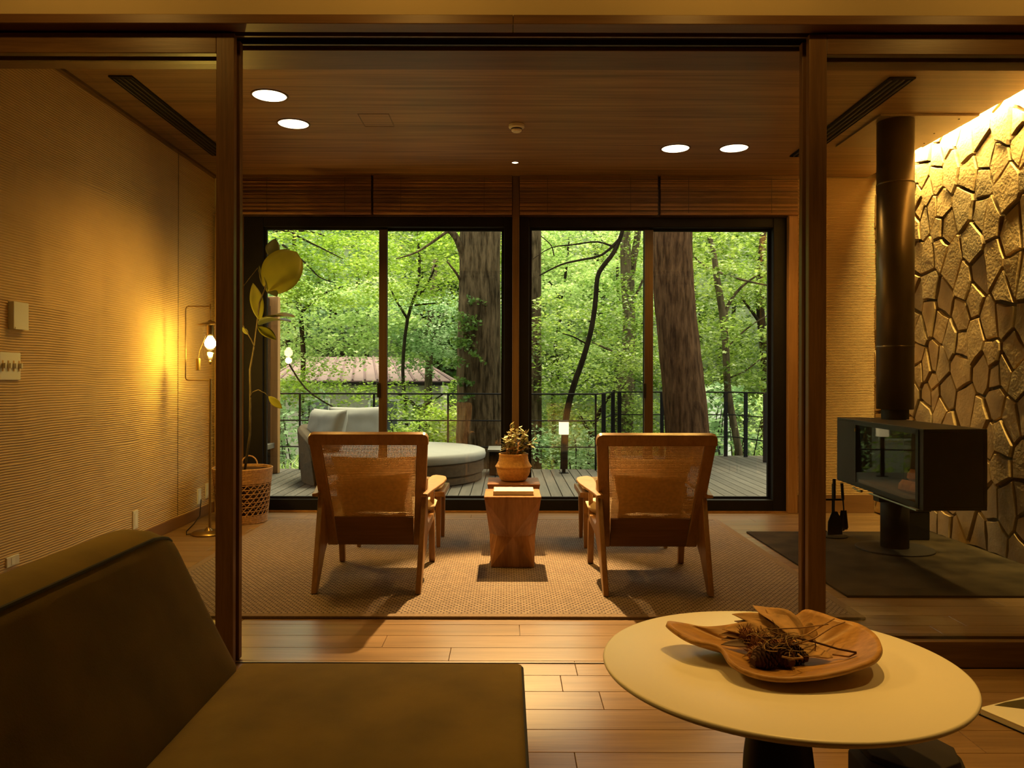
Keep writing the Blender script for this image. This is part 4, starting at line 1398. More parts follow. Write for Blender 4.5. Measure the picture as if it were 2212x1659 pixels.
sh_ = obj('shovel', MB().tube([(fx, fy - 0.024, 0.40), (fx, fy - 0.024, 0.17)], 0.0055, 8).add([(fx - 0.018, fy - 0.03, 0.19), (fx + 0.018, fy - 0.03, 0.19), (fx + 0.045, fy - 0.04, 0.13), (fx + 0.045, fy - 0.045, 0.035), (fx - 0.055, fy - 0.045, 0.03), (fx - 0.05, fy - 0.04, 0.12),
     (fx - 0.018, fy - 0.036, 0.19), (fx + 0.018, fy - 0.036, 0.19), (fx + 0.045, fy - 0.048, 0.13), (fx + 0.045, fy - 0.055, 0.035), (fx - 0.055, fy - 0.055, 0.03), (fx - 0.05, fy - 0.048, 0.12)],
     [(0, 1, 2, 3, 4, 5), (11, 10, 9, 8, 7, 6), (0, 6, 7, 1), (1, 7, 8, 2), (2, 8, 9, 3), (3, 9, 10, 4), (4, 10, 11, 5), (5, 11, 6, 0)]), M['blackmetal'], t)
obj('grip', MB().tube([(fx, fy - 0.024, 0.275), (fx, fy - 0.024, 0.415)], 0.011, 10), M['blackmetal'], sh_)
bs = obj('brush', MB().tube([(fx + 0.055, fy - 0.02, 0.385), (fx + 0.07, fy - 0.02, 0.19)], 0.005, 8), M['blackmetal'], t)
obj('grip', MB().tube([(fx + 0.055, fy - 0.02, 0.385), (fx + 0.063, fy - 0.02, 0.27)], 0.010, 10), M['blackmetal'], bs)
bb = MB()
for k in range(90):
    a, r = random.uniform(0, 2 * PI), random.uniform(0, 0.022)
    b0 = Vector((fx + 0.07 + r * math.cos(a), fy - 0.02 + r * math.sin(a) * 0.6, 0.195))
    b1 = b0 + Vector(((b0.x - fx - 0.07) * 0.9 - 0.004, (b0.y - fy + 0.02) * 0.6, -0.13 + random.uniform(-0.012, 0.012)))
    bb.tube([b0, b1], [0.0022, 0.0018], 3)
obj('bristles', bb, M['blackmetal'], bs, kind='stuff')

# ------------------------------------------------------------------ sofa (foreground)
t = thing('sofa', 'olive green velvet sofa with dark piping, seen from its end', 'sofa', (-0.4, 1.2, 0.0))
sz = 0.40
def rbox(x0, x1, y0, y1, z0, z1):
    return MB().box(x0, x1, y0, y1, z0, z1)
def softbox(x0, x1, y0, y1, z0, z1, r, n=5, bulge=0.0):
    m = rbox(x0, x1, y0, y1, z0, z1)
    return m
# seat cushion: rounded, faintly puffed
def puffbox(x0, x1, y0, y1, z0, z1, r=0.02, nx=14, ny=14, puff=0.012):
    rings = []
    vs, fs = [], []
    def dome(u, v):
        return puff * (1 - u ** 4) * (1 - v ** 4)
    levels = []
    # profile round the edge: list of (inset, z)
    prof = []
    for k in range(5):
        a = PI / 2 * k / 4
        prof.append((r * (1 - math.cos(PI / 2 - a)), z0 + r * (1 - math.sin(a)) if False else None))
    m = MB()
    per = []
    N = 10
    def loop(inset, z):
        pts = []
        xs = [x0 + inset + (x1 - x0 - 2 * inset) * i / N for i in range(N + 1)]
        ys = [y0 + inset + (y1 - y0 - 2 * inset) * i / N for i in range(N + 1)]
        for x in xs[:-1]:
            pts.append((x, y0 + inset, z))
        for y in ys[:-1]:
            pts.append((x1 - inset, y, z))
        for x in xs[::-1][:-1]:
            pts.append((x, y1 - inset, z))
        for y in ys[::-1][:-1]:
            pts.append((x0 + inset, y, z))
        return pts
    rings = []
    for k in range(5):
        a = PI / 2 * k / 4
        rings.append(loop(r * (1 - math.sin(a)), z0 + r * (1 - math.cos(a))))
    for k in range(5):
        a = PI / 2 * k / 4
        rings.append(loop(r * (1 - math.cos(a)), z1 - r + r * math.sin(a)))
    for q in (0.06, 0.14, 0.22, 0.30):
        ins = r + q * (min(x1 - x0, y1 - y0) - 2 * r)
        f = min(1, q / 0.3)
        rings.append(loop(ins, z1 + puff * math.sin(f * PI / 2)))
    m.loft(rings)
    return m
obj('seat_cushion', puffbox(-0.66, 0.042, 0.60, 1.945, 0.20, sz, 0.022), M['velvet'], t, smooth=True)
obj('seat_cushion', puffbox(-0.66, 0.042, -0.76, 0.59, 0.20, sz, 0.022), M['velvet'], t, smooth=True)
obj('base_frame', rbox(-0.95, 0.02, -0.80, 1.93, 0.06, 0.198), M['velvet'], t, bevel=0.015)
for x in (-0.88, -0.06):
    for y in (-0.7, 1.85):
        obj('leg', MB().tube([(x, y, 0.0), (x, y, 0.06)], [0.018, 0.022], 12), M['black'], t)
obj('piping', MB().tube([(-0.64, 1.94, sz - 0.012), (0.03, 1.94, sz - 0.012), (0.038, 1.93, sz - 0.012), (0.038, 0.62, sz - 0.012)], 0.0045, 8), M['piping'], t)
# backrest: slanted profile in x-z, extruded along y
prof = [(-0.655, 0.385), (-0.70, 0.47), (-0.765, 0.60), (-0.812, 0.695), (-0.822, 0.712), (-0.838, 0.722), (-0.875, 0.738), (-0.925, 0.742), (-0.958, 0.728), (-0.975, 0.70), (-0.985, 0.60), (-0.985, 0.20), (-0.70, 0.20), (-0.66, 0.30)]
def back_block(y0, y1):
    rings = []
    cx_, cz_ = -0.83, 0.47
    for (yy, k) in ((y0, 0.955), (y0 + 0.008, 0.98), (y0 + 0.03, 1.0), (y1 - 0.14, 1.0), (y1 - 0.09, 0.995), (y1 - 0.05, 0.98), (y1 - 0.02, 0.955), (y1 - 0.005, 0.925), (y1, 0.89)):
        rings.append([(cx_ + (x - cx_) * k, yy, cz_ + (z - cz_) * k) for x, z in prof])
    m = MB().loft(rings)
    return m
obj('backrest', back_block(0.60, 1.94), M['velvet'], t, smooth=True, bevel=0.012, bseg=3)
obj('backrest', back_block(-0.76, 0.59), M['velvet'], t, smooth=True, bevel=0.012, bseg=3)
obj('piping', MB().tube([(-0.8305, -0.7, 0.7215), (-0.8305, 1.84, 0.7215), (-0.8305, 1.885, 0.716), (-0.8305, 1.918, 0.708), (-0.8305, 1.935, 0.698)], 0.0048, 8), M['piping'], t)

# ------------------------------------------------------------------ round coffee table
tx, ty, tr_, tz = 0.628, 1.805, 0.402, 0.45
t = thing('coffee_table', 'round pale-topped coffee table on a black tapered pedestal', 'coffee table', (tx, ty, 0))
tp = [(tr_ - 0.045, tz - 0.022), (tr_ - 0.012, tz - 0.017), (tr_ - 0.003, tz - 0.011), (tr_, tz - 0.006), (tr_ - 0.002, tz - 0.001), (tr_ - 0.006, tz), (tr_ * 0.5, tz)]
o_ = obj('table_top', MB().lathe(tp, (tx, ty, 0), 128), M['table'], t)
for p in o_.data.polygons:
    p.use_smooth = len(p.vertices) == 4
obj('pedestal', MB().lathe([(0.20, 0.0), (0.20, 0.012), (0.085, 0.11), (0.082, 0.22), (0.072, 0.30), (0.068, 0.40), (0.10, tz - 0.022)], (tx, ty, 0), 10), M['blackmetal'], t, bevel=0.003)
# added dark faceted block for an unclear dark shape under the table
t = thing('dark_floor_block', 'small black faceted block half hidden under the round table', 'pouf', (0.99, 1.93, 0))
obj('body', MB().lathe([(0.09, 0.0), (0.135, 0.055), (0.135, 0.165), (0.12, 0.18)], (0.99, 1.93, 0), 9), M['charcoal'], t, bevel=0.004)
obj('top_slab', MB().lathe([(0.118, 0.1805), (0.115, 0.195), (0.09, 0.20)], (0.99, 1.93, 0), 9), M['charcoal'], t, bevel=0.003)

# magazine on the floor
a0 = PZ(2120, 1527, 0.025)
t = thing('hardcover_book', 'large white book with dark leaf cover lying on the floor right of the round table', 'book', (a0.x, a0.y, 0.0))
ang = math.atan2(0.09, 0.207)
def MG(u, v, z):
    # u along back edge direction, v towards camera
    ux, uy = math.cos(ang), math.sin(ang)
    vx, vy = math.sin(ang), -math.cos(ang)
    return (a0.x + u * ux + v * vx * 0.9, a0.y + u * uy + v * vy, z)
def slab(u0, u1, v0, v1, z0, z1):
    return MB().add([MG(u0, v0, z0), MG(u1, v0, z0), MG(u1, v1, z0), MG(u0, v1, z0), MG(u0, v0, z1), MG(u1, v0, z1), MG(u1, v1, z1), MG(u0, v1, z1)],
                    [(0, 1, 2, 3), (7, 6, 5, 4), (4, 5, 1, 0), (5, 6, 2, 1), (6, 7, 3, 2), (7, 4, 0, 3)])
obj('back_cover', slab(-0.004, 0.40, -0.004, 0.28, 0.0005, 0.004), M['black'], t)
obj('page_block', slab(0, 0.395, 0, 0.275, 0.004, 0.021), M['paper'], t)
cv = obj('front_cover', slab(-0.004, 0.40, -0.004, 0.28, 0.021, 0.025), M['paper'], t, bevel=0.001, bseg=1)
def blob(pts, z0, z1):
    return MB().loft([[MG(u, v, z0) for u, v in pts], [MG(u, v, z1) for u, v in pts]])
obj('printed_leaf', blob([(0.06, 0.005), (0.12, 0.002), (0.2, 0.01), (0.3, 0.03), (0.3, 0.13), (0.2, 0.10), (0.12, 0.06)], 0.025, 0.0256), plain('print_dark_green', (0.07, 0.055, 0.015), 0.5), cv)
obj('printed_leaf', blob([(0.03, 0.15), (0.06, 0.12), (0.12, 0.12), (0.22, 0.16), (0.2, 0.24), (0.1, 0.22)], 0.025, 0.0256), plain('print_olive', (0.22, 0.22, 0.04), 0.5), cv)

# ------------------------------------------------------------------ carved bowl
zc = tz
rim_px = [(1443, 1341, 0.062), (1480, 1345, 0.050), (1520, 1352, 0.045), (1560, 1350, 0.045), (1610, 1342, 0.045), (1670, 1336, 0.05), (1715, 1330, 0.056), (1740, 1315, 0.072), (1775, 1322, 0.074), (1815, 1336, 0.070), (1855, 1345, 0.066),
          (1890, 1366, 0.064), (1905, 1393, 0.060), (1893, 1418, 0.054), (1860, 1434, 0.048), (1810, 1449, 0.040), (1750, 1459, 0.034), (1680, 1462, 0.030), (1620, 1450, 0.032), (1580, 1428, 0.038), (1560, 1399, 0.046), (1537, 1388, 0.052), (1495, 1380, 0.052), (1458, 1358, 0.058)]
bcn = PZ(1690, 1405, zc + 0.012)
rim = [PZ(x, y, zc + h) for x, y, h in rim_px]
# smooth rim by Catmull-Rom subdivision
def cr(pts, k=4):
    out = []
    n = len(pts)
    for i in range(n):
        p0, p1, p2, p3 = pts[i - 1], pts[i], pts[(i + 1) % n], pts[(i + 2) % n]
        for q in range(k):
            f = q / k
            out.append(0.5 * ((2 * p1) + (p2 - p0) * f + (2 * p0 - 5 * p1 + 4 * p2 - p3) * f * f + (3 * p1 - p0 - 3 * p2 + p3) * f ** 3))
    return out
rimc = cr(rim, 4)
rings = []
for f in (0.10, 0.3, 0.5, 0.65, 0.78, 0.88, 0.95, 1.0):
    g = max(0.0, (f - 0.28) / 0.72) ** 1.7
    rings.append([Vector((bcn.x + (p.x - bcn.x) * f, bcn.y + (p.y - bcn.y) * f, zc + 0.010 + (p.z - zc - 0.010) * g)) for p in rimc])
outer = []
for f in (1.0, 0.97, 0.9, 0.8, 0.66, 0.5, 0.3):
    g = max(0.0, (f - 0.28) / 0.72) ** 1.7
    outer.append([Vector((bcn.x + (p.x - bcn.x) * f * (1.015 if f > 0.4 else 1), bcn.y + (p.y - bcn.y) * f * (1.015 if f > 0.4 else 1), zc + 0.0012 + (p.z - zc - 0.010) * g * 0.98)) for p in rimc])
bowl = obj('wooden_bowl', MB().loft([r[::-1] for r in (rings + outer)][::1]), M['bowl'], smooth=True, label='free-form carved wooden bowl on the round table, filled with dried leaves and cones', cat='bowl')
bowl.data.materials[0] = M['bowl']


def bowl_z(x, y):
    """inside height of the bowl over (x, y)"""
    a = math.atan2(y - bcn.y, x - bcn.x)
    best = min(rimc, key=lambda p: abs((math.atan2(p.y - bcn.y, p.x - bcn.x) - a + PI) % (2 * PI) - PI))
    rr_ = math.hypot(best.x - bcn.x, best.y - bcn.y)
    f = min(1, math.hypot(x - bcn.x, y - bcn.y) / rr_)
    return zc + 0.010 + (best.z - zc - 0.010) * max(0.0, (f - 0.28) / 0.72) ** 1.7


def dry(b, tpt, w, nrm, mat, lab, grp='dried leaves in the wooden bowl', curl=0.25):
    return tag(bigleaf(b, tpt, w, nrm, mat, None, curl, 'dried_leaf', 0.10, 0.6), lab, 'leaf', grp)


dry(PZ(1740, 1376, zc + 0.055), PZ(1582, 1318, zc + 0.085), 0.044, (0, -0.6, 1), M['dryleaf'], 'long pale dried leaf pointing up-left, highest in the bowl')
dry(PZ(1735, 1380, zc + 0.06), PZ(1628, 1298, zc + 0.10), 0.058, (0.3, -0.9, 0.8), M['dryleaf'], 'broad upright dried leaf at the back of the bowl, tallest of all')
dry(PZ(1745, 1378, zc + 0.05), PZ(1655, 1308, zc + 0.10), 0.055, (-0.2, -0.8, 1), M['dryleaf'], 'broad dried leaf just right of the tallest one')
dry(PZ(1690, 1374, zc + 0.05), PZ(1588, 1335, zc + 0.072), 0.039, (0, -0.2, 1), M['dryleaf_dark'], 'dark curled dried leaf tucked under the long pale one')
dry(PZ(1738, 1362, zc + 0.06), PZ(1690, 1318, zc + 0.085), 0.036, (0.5, -0.8, 0.6), M['dryleaf_dark'], 'dark narrow dried leaf at the back, above the twigs')
dry(PZ(1720, 1378, zc + 0.045), PZ(1556, 1362, zc + 0.058), 0.065, (0, -0.35, 1), M['dryleaf'], 'wide flat dried leaf reaching left over the bowl rim')
dry(PZ(1700, 1388, zc + 0.04), PZ(1560, 1374, zc + 0.048), 0.046, (0, -0.3, 1), M['dryleaf'], 'flat brown dried leaf lying below the wide one')
dry(PZ(1690, 1400, zc + 0.03), PZ(1800, 1418, zc + 0.028), 0.078, (0.1, -0.2, 1), M['dryleaf'], 'large tan dried leaf lying in the right half of the bowl', curl=0.05)
dry(PZ(1740, 1380, zc + 0.05), PZ(1760, 1345, zc + 0.07), 0.039, (0.5, -0.8, 0.6), M['dryleaf'], 'small dried leaf leaning on the back rim of the bowl')

dry(PZ(1742, 1379, zc + 0.052), PZ(1602, 1330, zc + 0.078), 0.026, (-0.2, -0.7, 1), M['dryleaf'], 'slim dried leaf directly below the long pale one')
dry(PZ(1700, 1372, zc + 0.055), PZ(1562, 1352, zc + 0.068), 0.046, (0.1, -0.5, 1), M['dryleaf'], 'dried leaf lying over the left rim, above the flat brown one')
dry(PZ(1748, 1380, zc + 0.05), PZ(1676, 1312, zc + 0.088), 0.036, (0.3, -0.9, 0.7), M['dryleaf_dark'], 'dark curled dried leaf between the two broad upright ones')
dry(PZ(1640, 1392, zc + 0.035), PZ(1560, 1388, zc + 0.046), 0.022, (0.0, -0.6, 1), M['dryleaf_dark'], 'short dark dried leaf at the left end of the pile')


def burr(px, py, z, r, mat, lab, cat, name, spikes=170, ln=0.014):
    c = PZ(px, py, z)
    c.z = max(z, bowl_z(c.x, c.y) + r * 0.9)
    t = thing(name, lab, cat, c, group='burrs and cones in the wooden bowl')
    m = MB().lathe([(r * math.sin(PI * k / 8 + 0.02), -r * 0.85 * math.cos(PI * k / 8 + 0.02)) for k in range(9)], c, 12)
    obj('core', m, mat, t, smooth=True)
    sp = MB()
    for k in range(spikes):
        z_ = random.uniform(-0.8, 1)
        a = random.uniform(0, 2 * PI)
        q = math.sqrt(1 - z_ * z_)
        n = Vector((q * math.cos(a), q * math.sin(a), z_))
        n2 = (n + Vector((random.uniform(-.5, .5), random.uniform(-.5, .5), random.uniform(-.5, .5)))).normalized()
        sp.tube([c + n * r * 0.85, c + n * r * 0.9 + n2 * ln], [0.0011, 0.0003], 3)
    obj('spines', sp, mat, t, kind='stuff')
    return t


def cone(px, py, z, r, L, lab, yaw, mat):
    c = PZ(px, py, z)
    c.z = max(z, bowl_z(c.x, c.y) + r * 0.85)
    t = thing('pine_cone', lab, 'pine cone', c, group='burrs and cones in the wooden bowl')
    rot = Matrix.Translation(c) @ Matrix.Rotation(yaw, 4, 'Z') @ Matrix.Rotation(R(80), 4, 'Y')
    core = MB().lathe([(r * 0.35, -L / 2), (r * 0.6, -L / 4), (r * 0.5, L / 6), (r * 0.15, L / 2)], (0, 0, 0), 10)
    obj('core', xform(core, rot), mat, t)
    sc = MB()
    k = 0
    rows = 11
    for i in range(rows):
        f = i / (rows - 1)
        z_ = -L / 2 + L * f
        rr_ = r * math.sin(PI * (0.15 + 0.80 * (1 - f))) ** 0.6
        nn = 9
        for j in range(nn):
            a = 2 * PI * (j + 0.5 * (i % 2)) / nn
            n = Vector((math.cos(a), math.sin(a), 0))
            s_ = Vector((-math.sin(a), math.cos(a), 0))
            w = r * 0.30
            p0 = n * rr_ * 0.3 + Vector((0, 0, z_))
            p1 = n * rr_ + Vector((0, 0, z_ + L * 0.05))
            sc.add([p0 - s_ * w * 0.4, p0 + s_ * w * 0.4, p1 + s_ * w, p1 - s_ * w, p1 + n * 0.002 + Vector((0, 0, 0.003)), (p0 + p1) / 2 + Vector((0, 0, 0.004))],
                   [(0, 1, 2, 3), (3, 2, 4), (0, 3, 4, 5), (2, 1, 5, 4), (1, 0, 5)])
    obj('scales', xform(sc, rot), mat, t, kind='stuff')
    return t


burr(1640, 1415, zc + 0.035, 0.024, M['burr'], 'reddish spiny burr at the left front of the bowl', 'seed pod', 'spiny_burr')
burr(1688, 1398, zc + 0.042, 0.026, M['burr'], 'largest reddish spiny burr, in the middle of the bowl', 'seed pod', 'spiny_burr')
burr(1612, 1372, zc + 0.05, 0.020, M['burr'], 'spiny burr under the leaves at the back left of the bowl', 'seed pod', 'spiny_burr')
burr(1640, 1383, zc + 0.045, 0.021, M['burr'], 'spiny burr just behind the largest one', 'seed pod', 'spiny_burr')
cone(1650, 1438, zc + 0.02, 0.026, 0.06, 'dark pine cone lying at the very front of the bowl', 0.4, M['cone'])
cone(1695, 1432, zc + 0.02, 0.025, 0.055, 'dark pine cone between the front cone and the curled stem', 1.9, M['cone'])
cone(1722, 1424, zc + 0.02, 0.022, 0.05, 'small dark pine cone on the right of the other cones', 2.9, M['cone'])


def twig(pts, rad, lab, mat='twig'):
    m = MB().tube(pts, rad, 6)
    return obj('dry_twig', m, M[mat], smooth=True, label=lab, cat='twig', group='dried twigs in the wooden bowl')


twig([PZ(1640, 1376, zc + 0.065), PZ(1720, 1376, zc + 0.066), PZ(1760, 1385, zc + 0.062), PZ(1810, 1400, zc + 0.05), PZ(1851, 1408, zc + 0.043)], 0.0024, 'longest dark twig crossing the right half of the bowl', 'cone')
twig([PZ(1851, 1409, zc + 0.041), PZ(1835, 1417, zc + 0.033), PZ(1800, 1412, zc + 0.03)], 0.0022, 'short hooked twig at the right end of the longest twig')
twig([PZ(1700, 1384, zc + 0.063), PZ(1745, 1369, zc + 0.07), PZ(1785, 1345, zc + 0.078), PZ(1803, 1335, zc + 0.08)], 0.0018, 'thin twig leaning up to the back rim, upper of two')
twig([PZ(1715, 1392, zc + 0.06), PZ(1760, 1378, zc + 0.068), PZ(1800, 1352, zc + 0.078), PZ(1826, 1342, zc + 0.08)], 0.0018, 'thin twig leaning up to the back rim, lower of two')
twig([PZ(1665, 1358, zc + 0.075), PZ(1730, 1355, zc + 0.078), PZ(1790, 1347, zc + 0.08)], 0.0014, 'hair-thin straight twig behind the others')
twig([PZ(1760, 1378, zc + 0.066), PZ(1763, 1392, zc + 0.055), PZ(1762, 1404, zc + 0.04)], 0.0012, 'tiny twig hanging straight down from the thin pair')
gr = MB()
for k in range(42):
    c = PZ(random.uniform(1630, 1735), random.uniform(1362, 1405), zc + random.uniform(0.055, 0.075))
    pts = [c]
    d = Vector((random.uniform(-1, 1), random.uniform(-0.6, 0.6), random.uniform(-0.2, 0.2))).normalized()
    for q in range(4):
        d = (d + Vector((random.uniform(-.6, .6), random.uniform(-.6, .6), random.uniform(-.3, .3)))).normalized()
        pts.append(pts[-1] + d * 0.011)
    gr.tube(pts, 0.0009, 4)
obj('dried_moss', gr, plain('dry_moss', (0.30, 0.20, 0.10), 0.9, noise_amt=0.4), label='tangle of dried curly stems in the middle of the bowl', cat='dried plant', kind='stuff')
twig([PZ(1690, 1417, zc + 0.062), PZ(1712, 1422, zc + 0.06), PZ(1735, 1420, zc + 0.05), PZ(1725, 1412, zc + 0.048)], 0.0022, 'pale curled stem over the dark cones')

# ================================================================== OUTSIDE
deck = obj('deck', MB().box(-4.2, 1.30, YW + 0.14, 9.60, -0.14, -0.03).box(1.30, 4.3, YW + 0.14, 11.35, -0.14, -0.03), M['track'], kind='structure')
x = -4.2
while x < 4.3:
    y1 = 9.62 if x < 1.25 else 11.40
    obj('plank', MB().box(x + 0.004, x + 0.106, YW + 0.13, y1, -0.03, 0.0), M['deck'], deck, bevel=0.002, bseg=1)
    x += 0.11
# unseen eave slab over the deck, added to cut the daylight on it
obj('roof', MB().box(-4.5, 4.6, YW + 0.10, 8.0, 2.95, 3.1), M['lintel'], kind='structure')
obj('wall_exterior', MB().box(-4.5, XL - 0.02, YW + 0.02, YW + 0.13, -0.3, 2.95).box(2.42, 4.6, YW + 0.15, YW + 0.2, -0.3, 2.95), M['screen_grey'], kind='structure')

# privacy screen at the left of the deck
t = thing('privacy_screen', 'grey shutter screen with a tall timber end post on the terrace', 'screen', (-2.72, 8.9, 0.0))
obj('end_post', MB().box(-2.79, -2.665, 9.10, 9.20, 0.001, 2.06), M['screen'], t, bevel=0.006)
obj('panel_frame', MB().box(-2.81, -2.76, 8.2, 9.10, 0.001, 0.12).box(-2.81, -2.76, 8.2, 9.10, 1.95, 2.04).box(-2.81, -2.75, 8.2, 8.27, 0.12, 1.95).box(-2.81, -2.75, 9.02, 9.10, 0.12, 1.95), M['black'], t)
for k in range(11):
    yy = 8.29 + k * 0.067
    obj('slat', MB().box(-2.80, -2.765, yy, yy + 0.05, 0.12, 1.95), M['screen_grey'], t)
obj('crossbar', MB().box(-2.76, -2.70, 8.75, 9.10, 0.30, 0.36), M['screen_grey'], t, bevel=0.004)

# railing
t = thing('terrace_railing', 'black metal railing with three thin bars along the terrace edge', 'railing', (0, 9.55, 0))
RH = 0.925
def rail(p, q, z, r=0.008):
    obj('bar', MB().tube([(p[0], p[1], z), (q[0], q[1], z)], r, 8), M['iron'], t)
segs = [((-4.2, 9.52), (1.10, 9.52)), ((1.10, 9.52), (1.52, 11.25)), ((1.52, 11.25), (3.28, 11.28)), ((3.28, 11.28), (3.62, 9.9))]
for (p, q) in segs:
    rail(p, q, RH, 0.010)
    rail(p, q, RH - 0.325)
    rail(p, q, RH - 0.645)
def post(x, y, w=0.022, d=0.022):
    obj('post', MB().box(x - w / 2, x + w / 2, y - d / 2, y + d / 2, 0.0, RH), M['iron'], t)
for px in (478, 648, 808, 968, 1128, 1287):
    post((px - 1095) * 9.52 / F, 9.52)
for (px, Y) in ((1304, 10.0), (1324, 10.6), (1338, 11.2)):
    post((px - 1095) * Y / F, Y, 0.05, 0.05)
for (px, Y) in ((1430, 11.25), (1568, 11.28), (1611, 11.2), (1653, 10.45)):
    post((px - 1095) * Y / F, Y, 0.05, 0.03)

# bollard lantern
bx, by = 0.672, 9.22
t = thing('bollard_lantern', 'slim dark post with a lit white lantern box, in front of the railing', 'lantern', (bx, by, 0))
obj('foot_plate', MB().box(bx - 0.055, bx + 0.055, by - 0.05, by + 0.05, 0.0, 0.008), M['iron'], t)
obj('post', MB().box(bx - 0.02, bx + 0.02, by - 0.02, by + 0.02, 0.008, 0.455), M['iron'], t)
obj('lamp_shade', MB().box(bx - 0.055, bx + 0.055, by - 0.055, by + 0.055, 0.456, 0.605), emissive('lantern_glow', (1.0, 0.80, 0.50), 1.6), t, bevel=0.006)
obj('cap', MB().box(bx - 0.058, bx + 0.058, by - 0.058, by + 0.058, 0.605, 0.613), M['iron'], t)

# daybed
dc = Vector((-1.24, 8.72, 0.0))
dr_ = 0.995
t = thing('round_daybed', 'large round woven outdoor daybed with grey mattress on the terrace', 'daybed', dc)
def band(z0, z1, r):
    return MB().lathe([(r - 0.02, z0), (r, z0 + 0.012), (r, z1 - 0.012), (r - 0.02, z1)], dc, 72)
obj('lower_band', band(0.0, 0.085, dr_ - 0.03), M['daybed'], t, smooth=False, bevel=0.004)
obj('upper_band', band(0.087, 0.225, dr_ - 0.012), M['daybed'], t, smooth=False, bevel=0.004)
mt = MB().lathe([(dr_ - 0.03, 0.227), (dr_ + 0.004, 0.24), (dr_ + 0.012, 0.28), (dr_ + 0.002, 0.318), (dr_ - 0.03, 0.332), (dr_ * 0.8, 0.345), (dr_ * 0.4, 0.35)], dc, 72)
obj('mattress', mt, M['outfab'], t, smooth=True)
bk = MB()
rings = []
for i in range(25):
    a = R(136 + 88 * i / 24)
    e = math.sin(PI * min(1, max(0, i / 24))) ** 0.35
    top = 0.33 + 0.27 * e
    ri, ro = dr_ - 0.085, dr_ + 0.005
    ca, sa = math.cos(a), math.sin(a)
    rings.append([(dc.x + ri * ca, dc.y + ri * sa, 0.30), (dc.x + (ro + 0.015) * ca, dc.y + (ro + 0.015) * sa, 0.0), (dc.x + (ro + 0.06) * ca, dc.y + (ro + 0.06) * sa, top - 0.03),
                  (dc.x + (ro + 0.03) * ca, dc.y + (ro + 0.03) * sa, top), (dc.x + (ri + 0.03) * ca, dc.y + (ri + 0.03) * sa, top - 0.02)])
obj('curved_backrest', MB().loft([r[::-1] for r in rings]), M['daybed'], t, smooth=False, bevel=0.01)
m = cushion(0.60, 0.44, 0.20, 16, 0.05, 0.45)
place(m, (-1.93, 8.35, 0.565), rx=R(76), rz=R(-42))
obj('throw_pillow', m, M['outfab'], smooth=True, label='pale grey cushion at the front of the daybed backrest', cat='pillow', group='cushions on the round daybed')
m = cushion(0.66, 0.50, 0.20, 16, 0.05, 0.45)
place(m, (-1.74, 9.12, 0.535), rx=R(76), rz=R(8))
obj('throw_pillow', m, M['outfab'], smooth=True, label='larger pale grey cushion standing at the back of the daybed', cat='pillow', group='cushions on the round daybed')

# dark trough/rocks beside the daybed by the trunk
t = thing('stone_trough', 'low dark timber planter box between the daybed and the tree', 'planter', (0.02, 9.2, 0))
obj('box', MB().box(-0.20, 0.20, 8.95, 9.42, 0.0, 0.27), M['bark_dark'], t, bevel=0.01)
obj('lid', MB().box(-0.22, 0.22, 8.93, 9.44, 0.272, 0.30), M['screen_grey'], t, bevel=0.006)

# ------------------------------------------------------------------ terrain
def gh(x, y):
    base = -0.75 - 0.16 * (y - 9.5) if y < 17 else -1.95 + 0.0 * (y - 17)
    if y > 22:
        base += (y - 22) * 0.62
    return base + 0.35 * noise.noise(Vector((x * 0.25, y * 0.25, 1.3)))
nx_, ny_ = 50, 60
vs, fs = [], []
for j in range(ny_ + 1):
    yy = 7.0 + 45 * j / ny_
    for i in range(nx_ + 1):
        xx = -32 + 64 * i / nx_
        vs.append((xx, yy, gh(xx, yy)))
for j in range(ny_):
    for i in range(nx_):
        a = j * (nx_ + 1) + i
        fs.append((a, a + 1, a + nx_ + 2, a + nx_ + 1))
obj('ground', MB().add(vs, fs), M['ground'], smooth=True, kind='structure')

# ------------------------------------------------------------------ leaves
T_MAPLE = np.array([(0, -0.55), (0.32, -0.30), (0.95, -0.20), (0.50, 0.12), (0.62, 0.72), (0.18, 0.40), (0, 1.0), (-0.18, 0.40), (-0.62, 0.72), (-0.50, 0.12), (-0.95, -0.20), (-0.32, -0.30)]) * 0.6
T_TRI = np.array([(0, -0.6), (0.62, -0.05), (0.25, 0.25), (0, 0.75), (-0.25, 0.25), (-0.62, -0.05)]) * 0.75
T_QUAD = np.array([(0, -0.7), (0.5, 0.0), (0, 0.7), (-0.5, 0.0)])


def leaves_mesh(name, pos, size, tilt, template, yaw_bias=None, droop=0.0):
    n = len(pos)
    yaw = rng.uniform(0, 2 * PI, n)
    th = np.abs(rng.normal(0, tilt, n))
    ph = rng.uniform(0, 2 * PI, n)
    nrm = np.stack([np.sin(th) * np.cos(ph), np.sin(th) * np.sin(ph), np.cos(th)], -1)
    ref = np.stack([np.cos(yaw), np.sin(yaw), np.zeros(n)], -1)
    u = np.cross(ref, nrm)
    u /= np.linalg.norm(u, axis=1)[:, None] + 1e-9
    v = np.cross(nrm, u)
    sz = size * rng.uniform(0.65, 1.25, n)
    k = len(template)
    V = pos[:, None, :] + sz[:, None, None] * (template[None, :, 0, None] * u[:, None, :] + template[None, :, 1, None] * v[:, None, :])
    # slight fold
    V -= (sz[:, None, None] * 0.12 * np.abs(template[None, :, 0, None])) * nrm[:, None, :]
    V = V.reshape(-1, 3)
    return meshnp(name, V, np.arange(n * k), np.full(n, k))


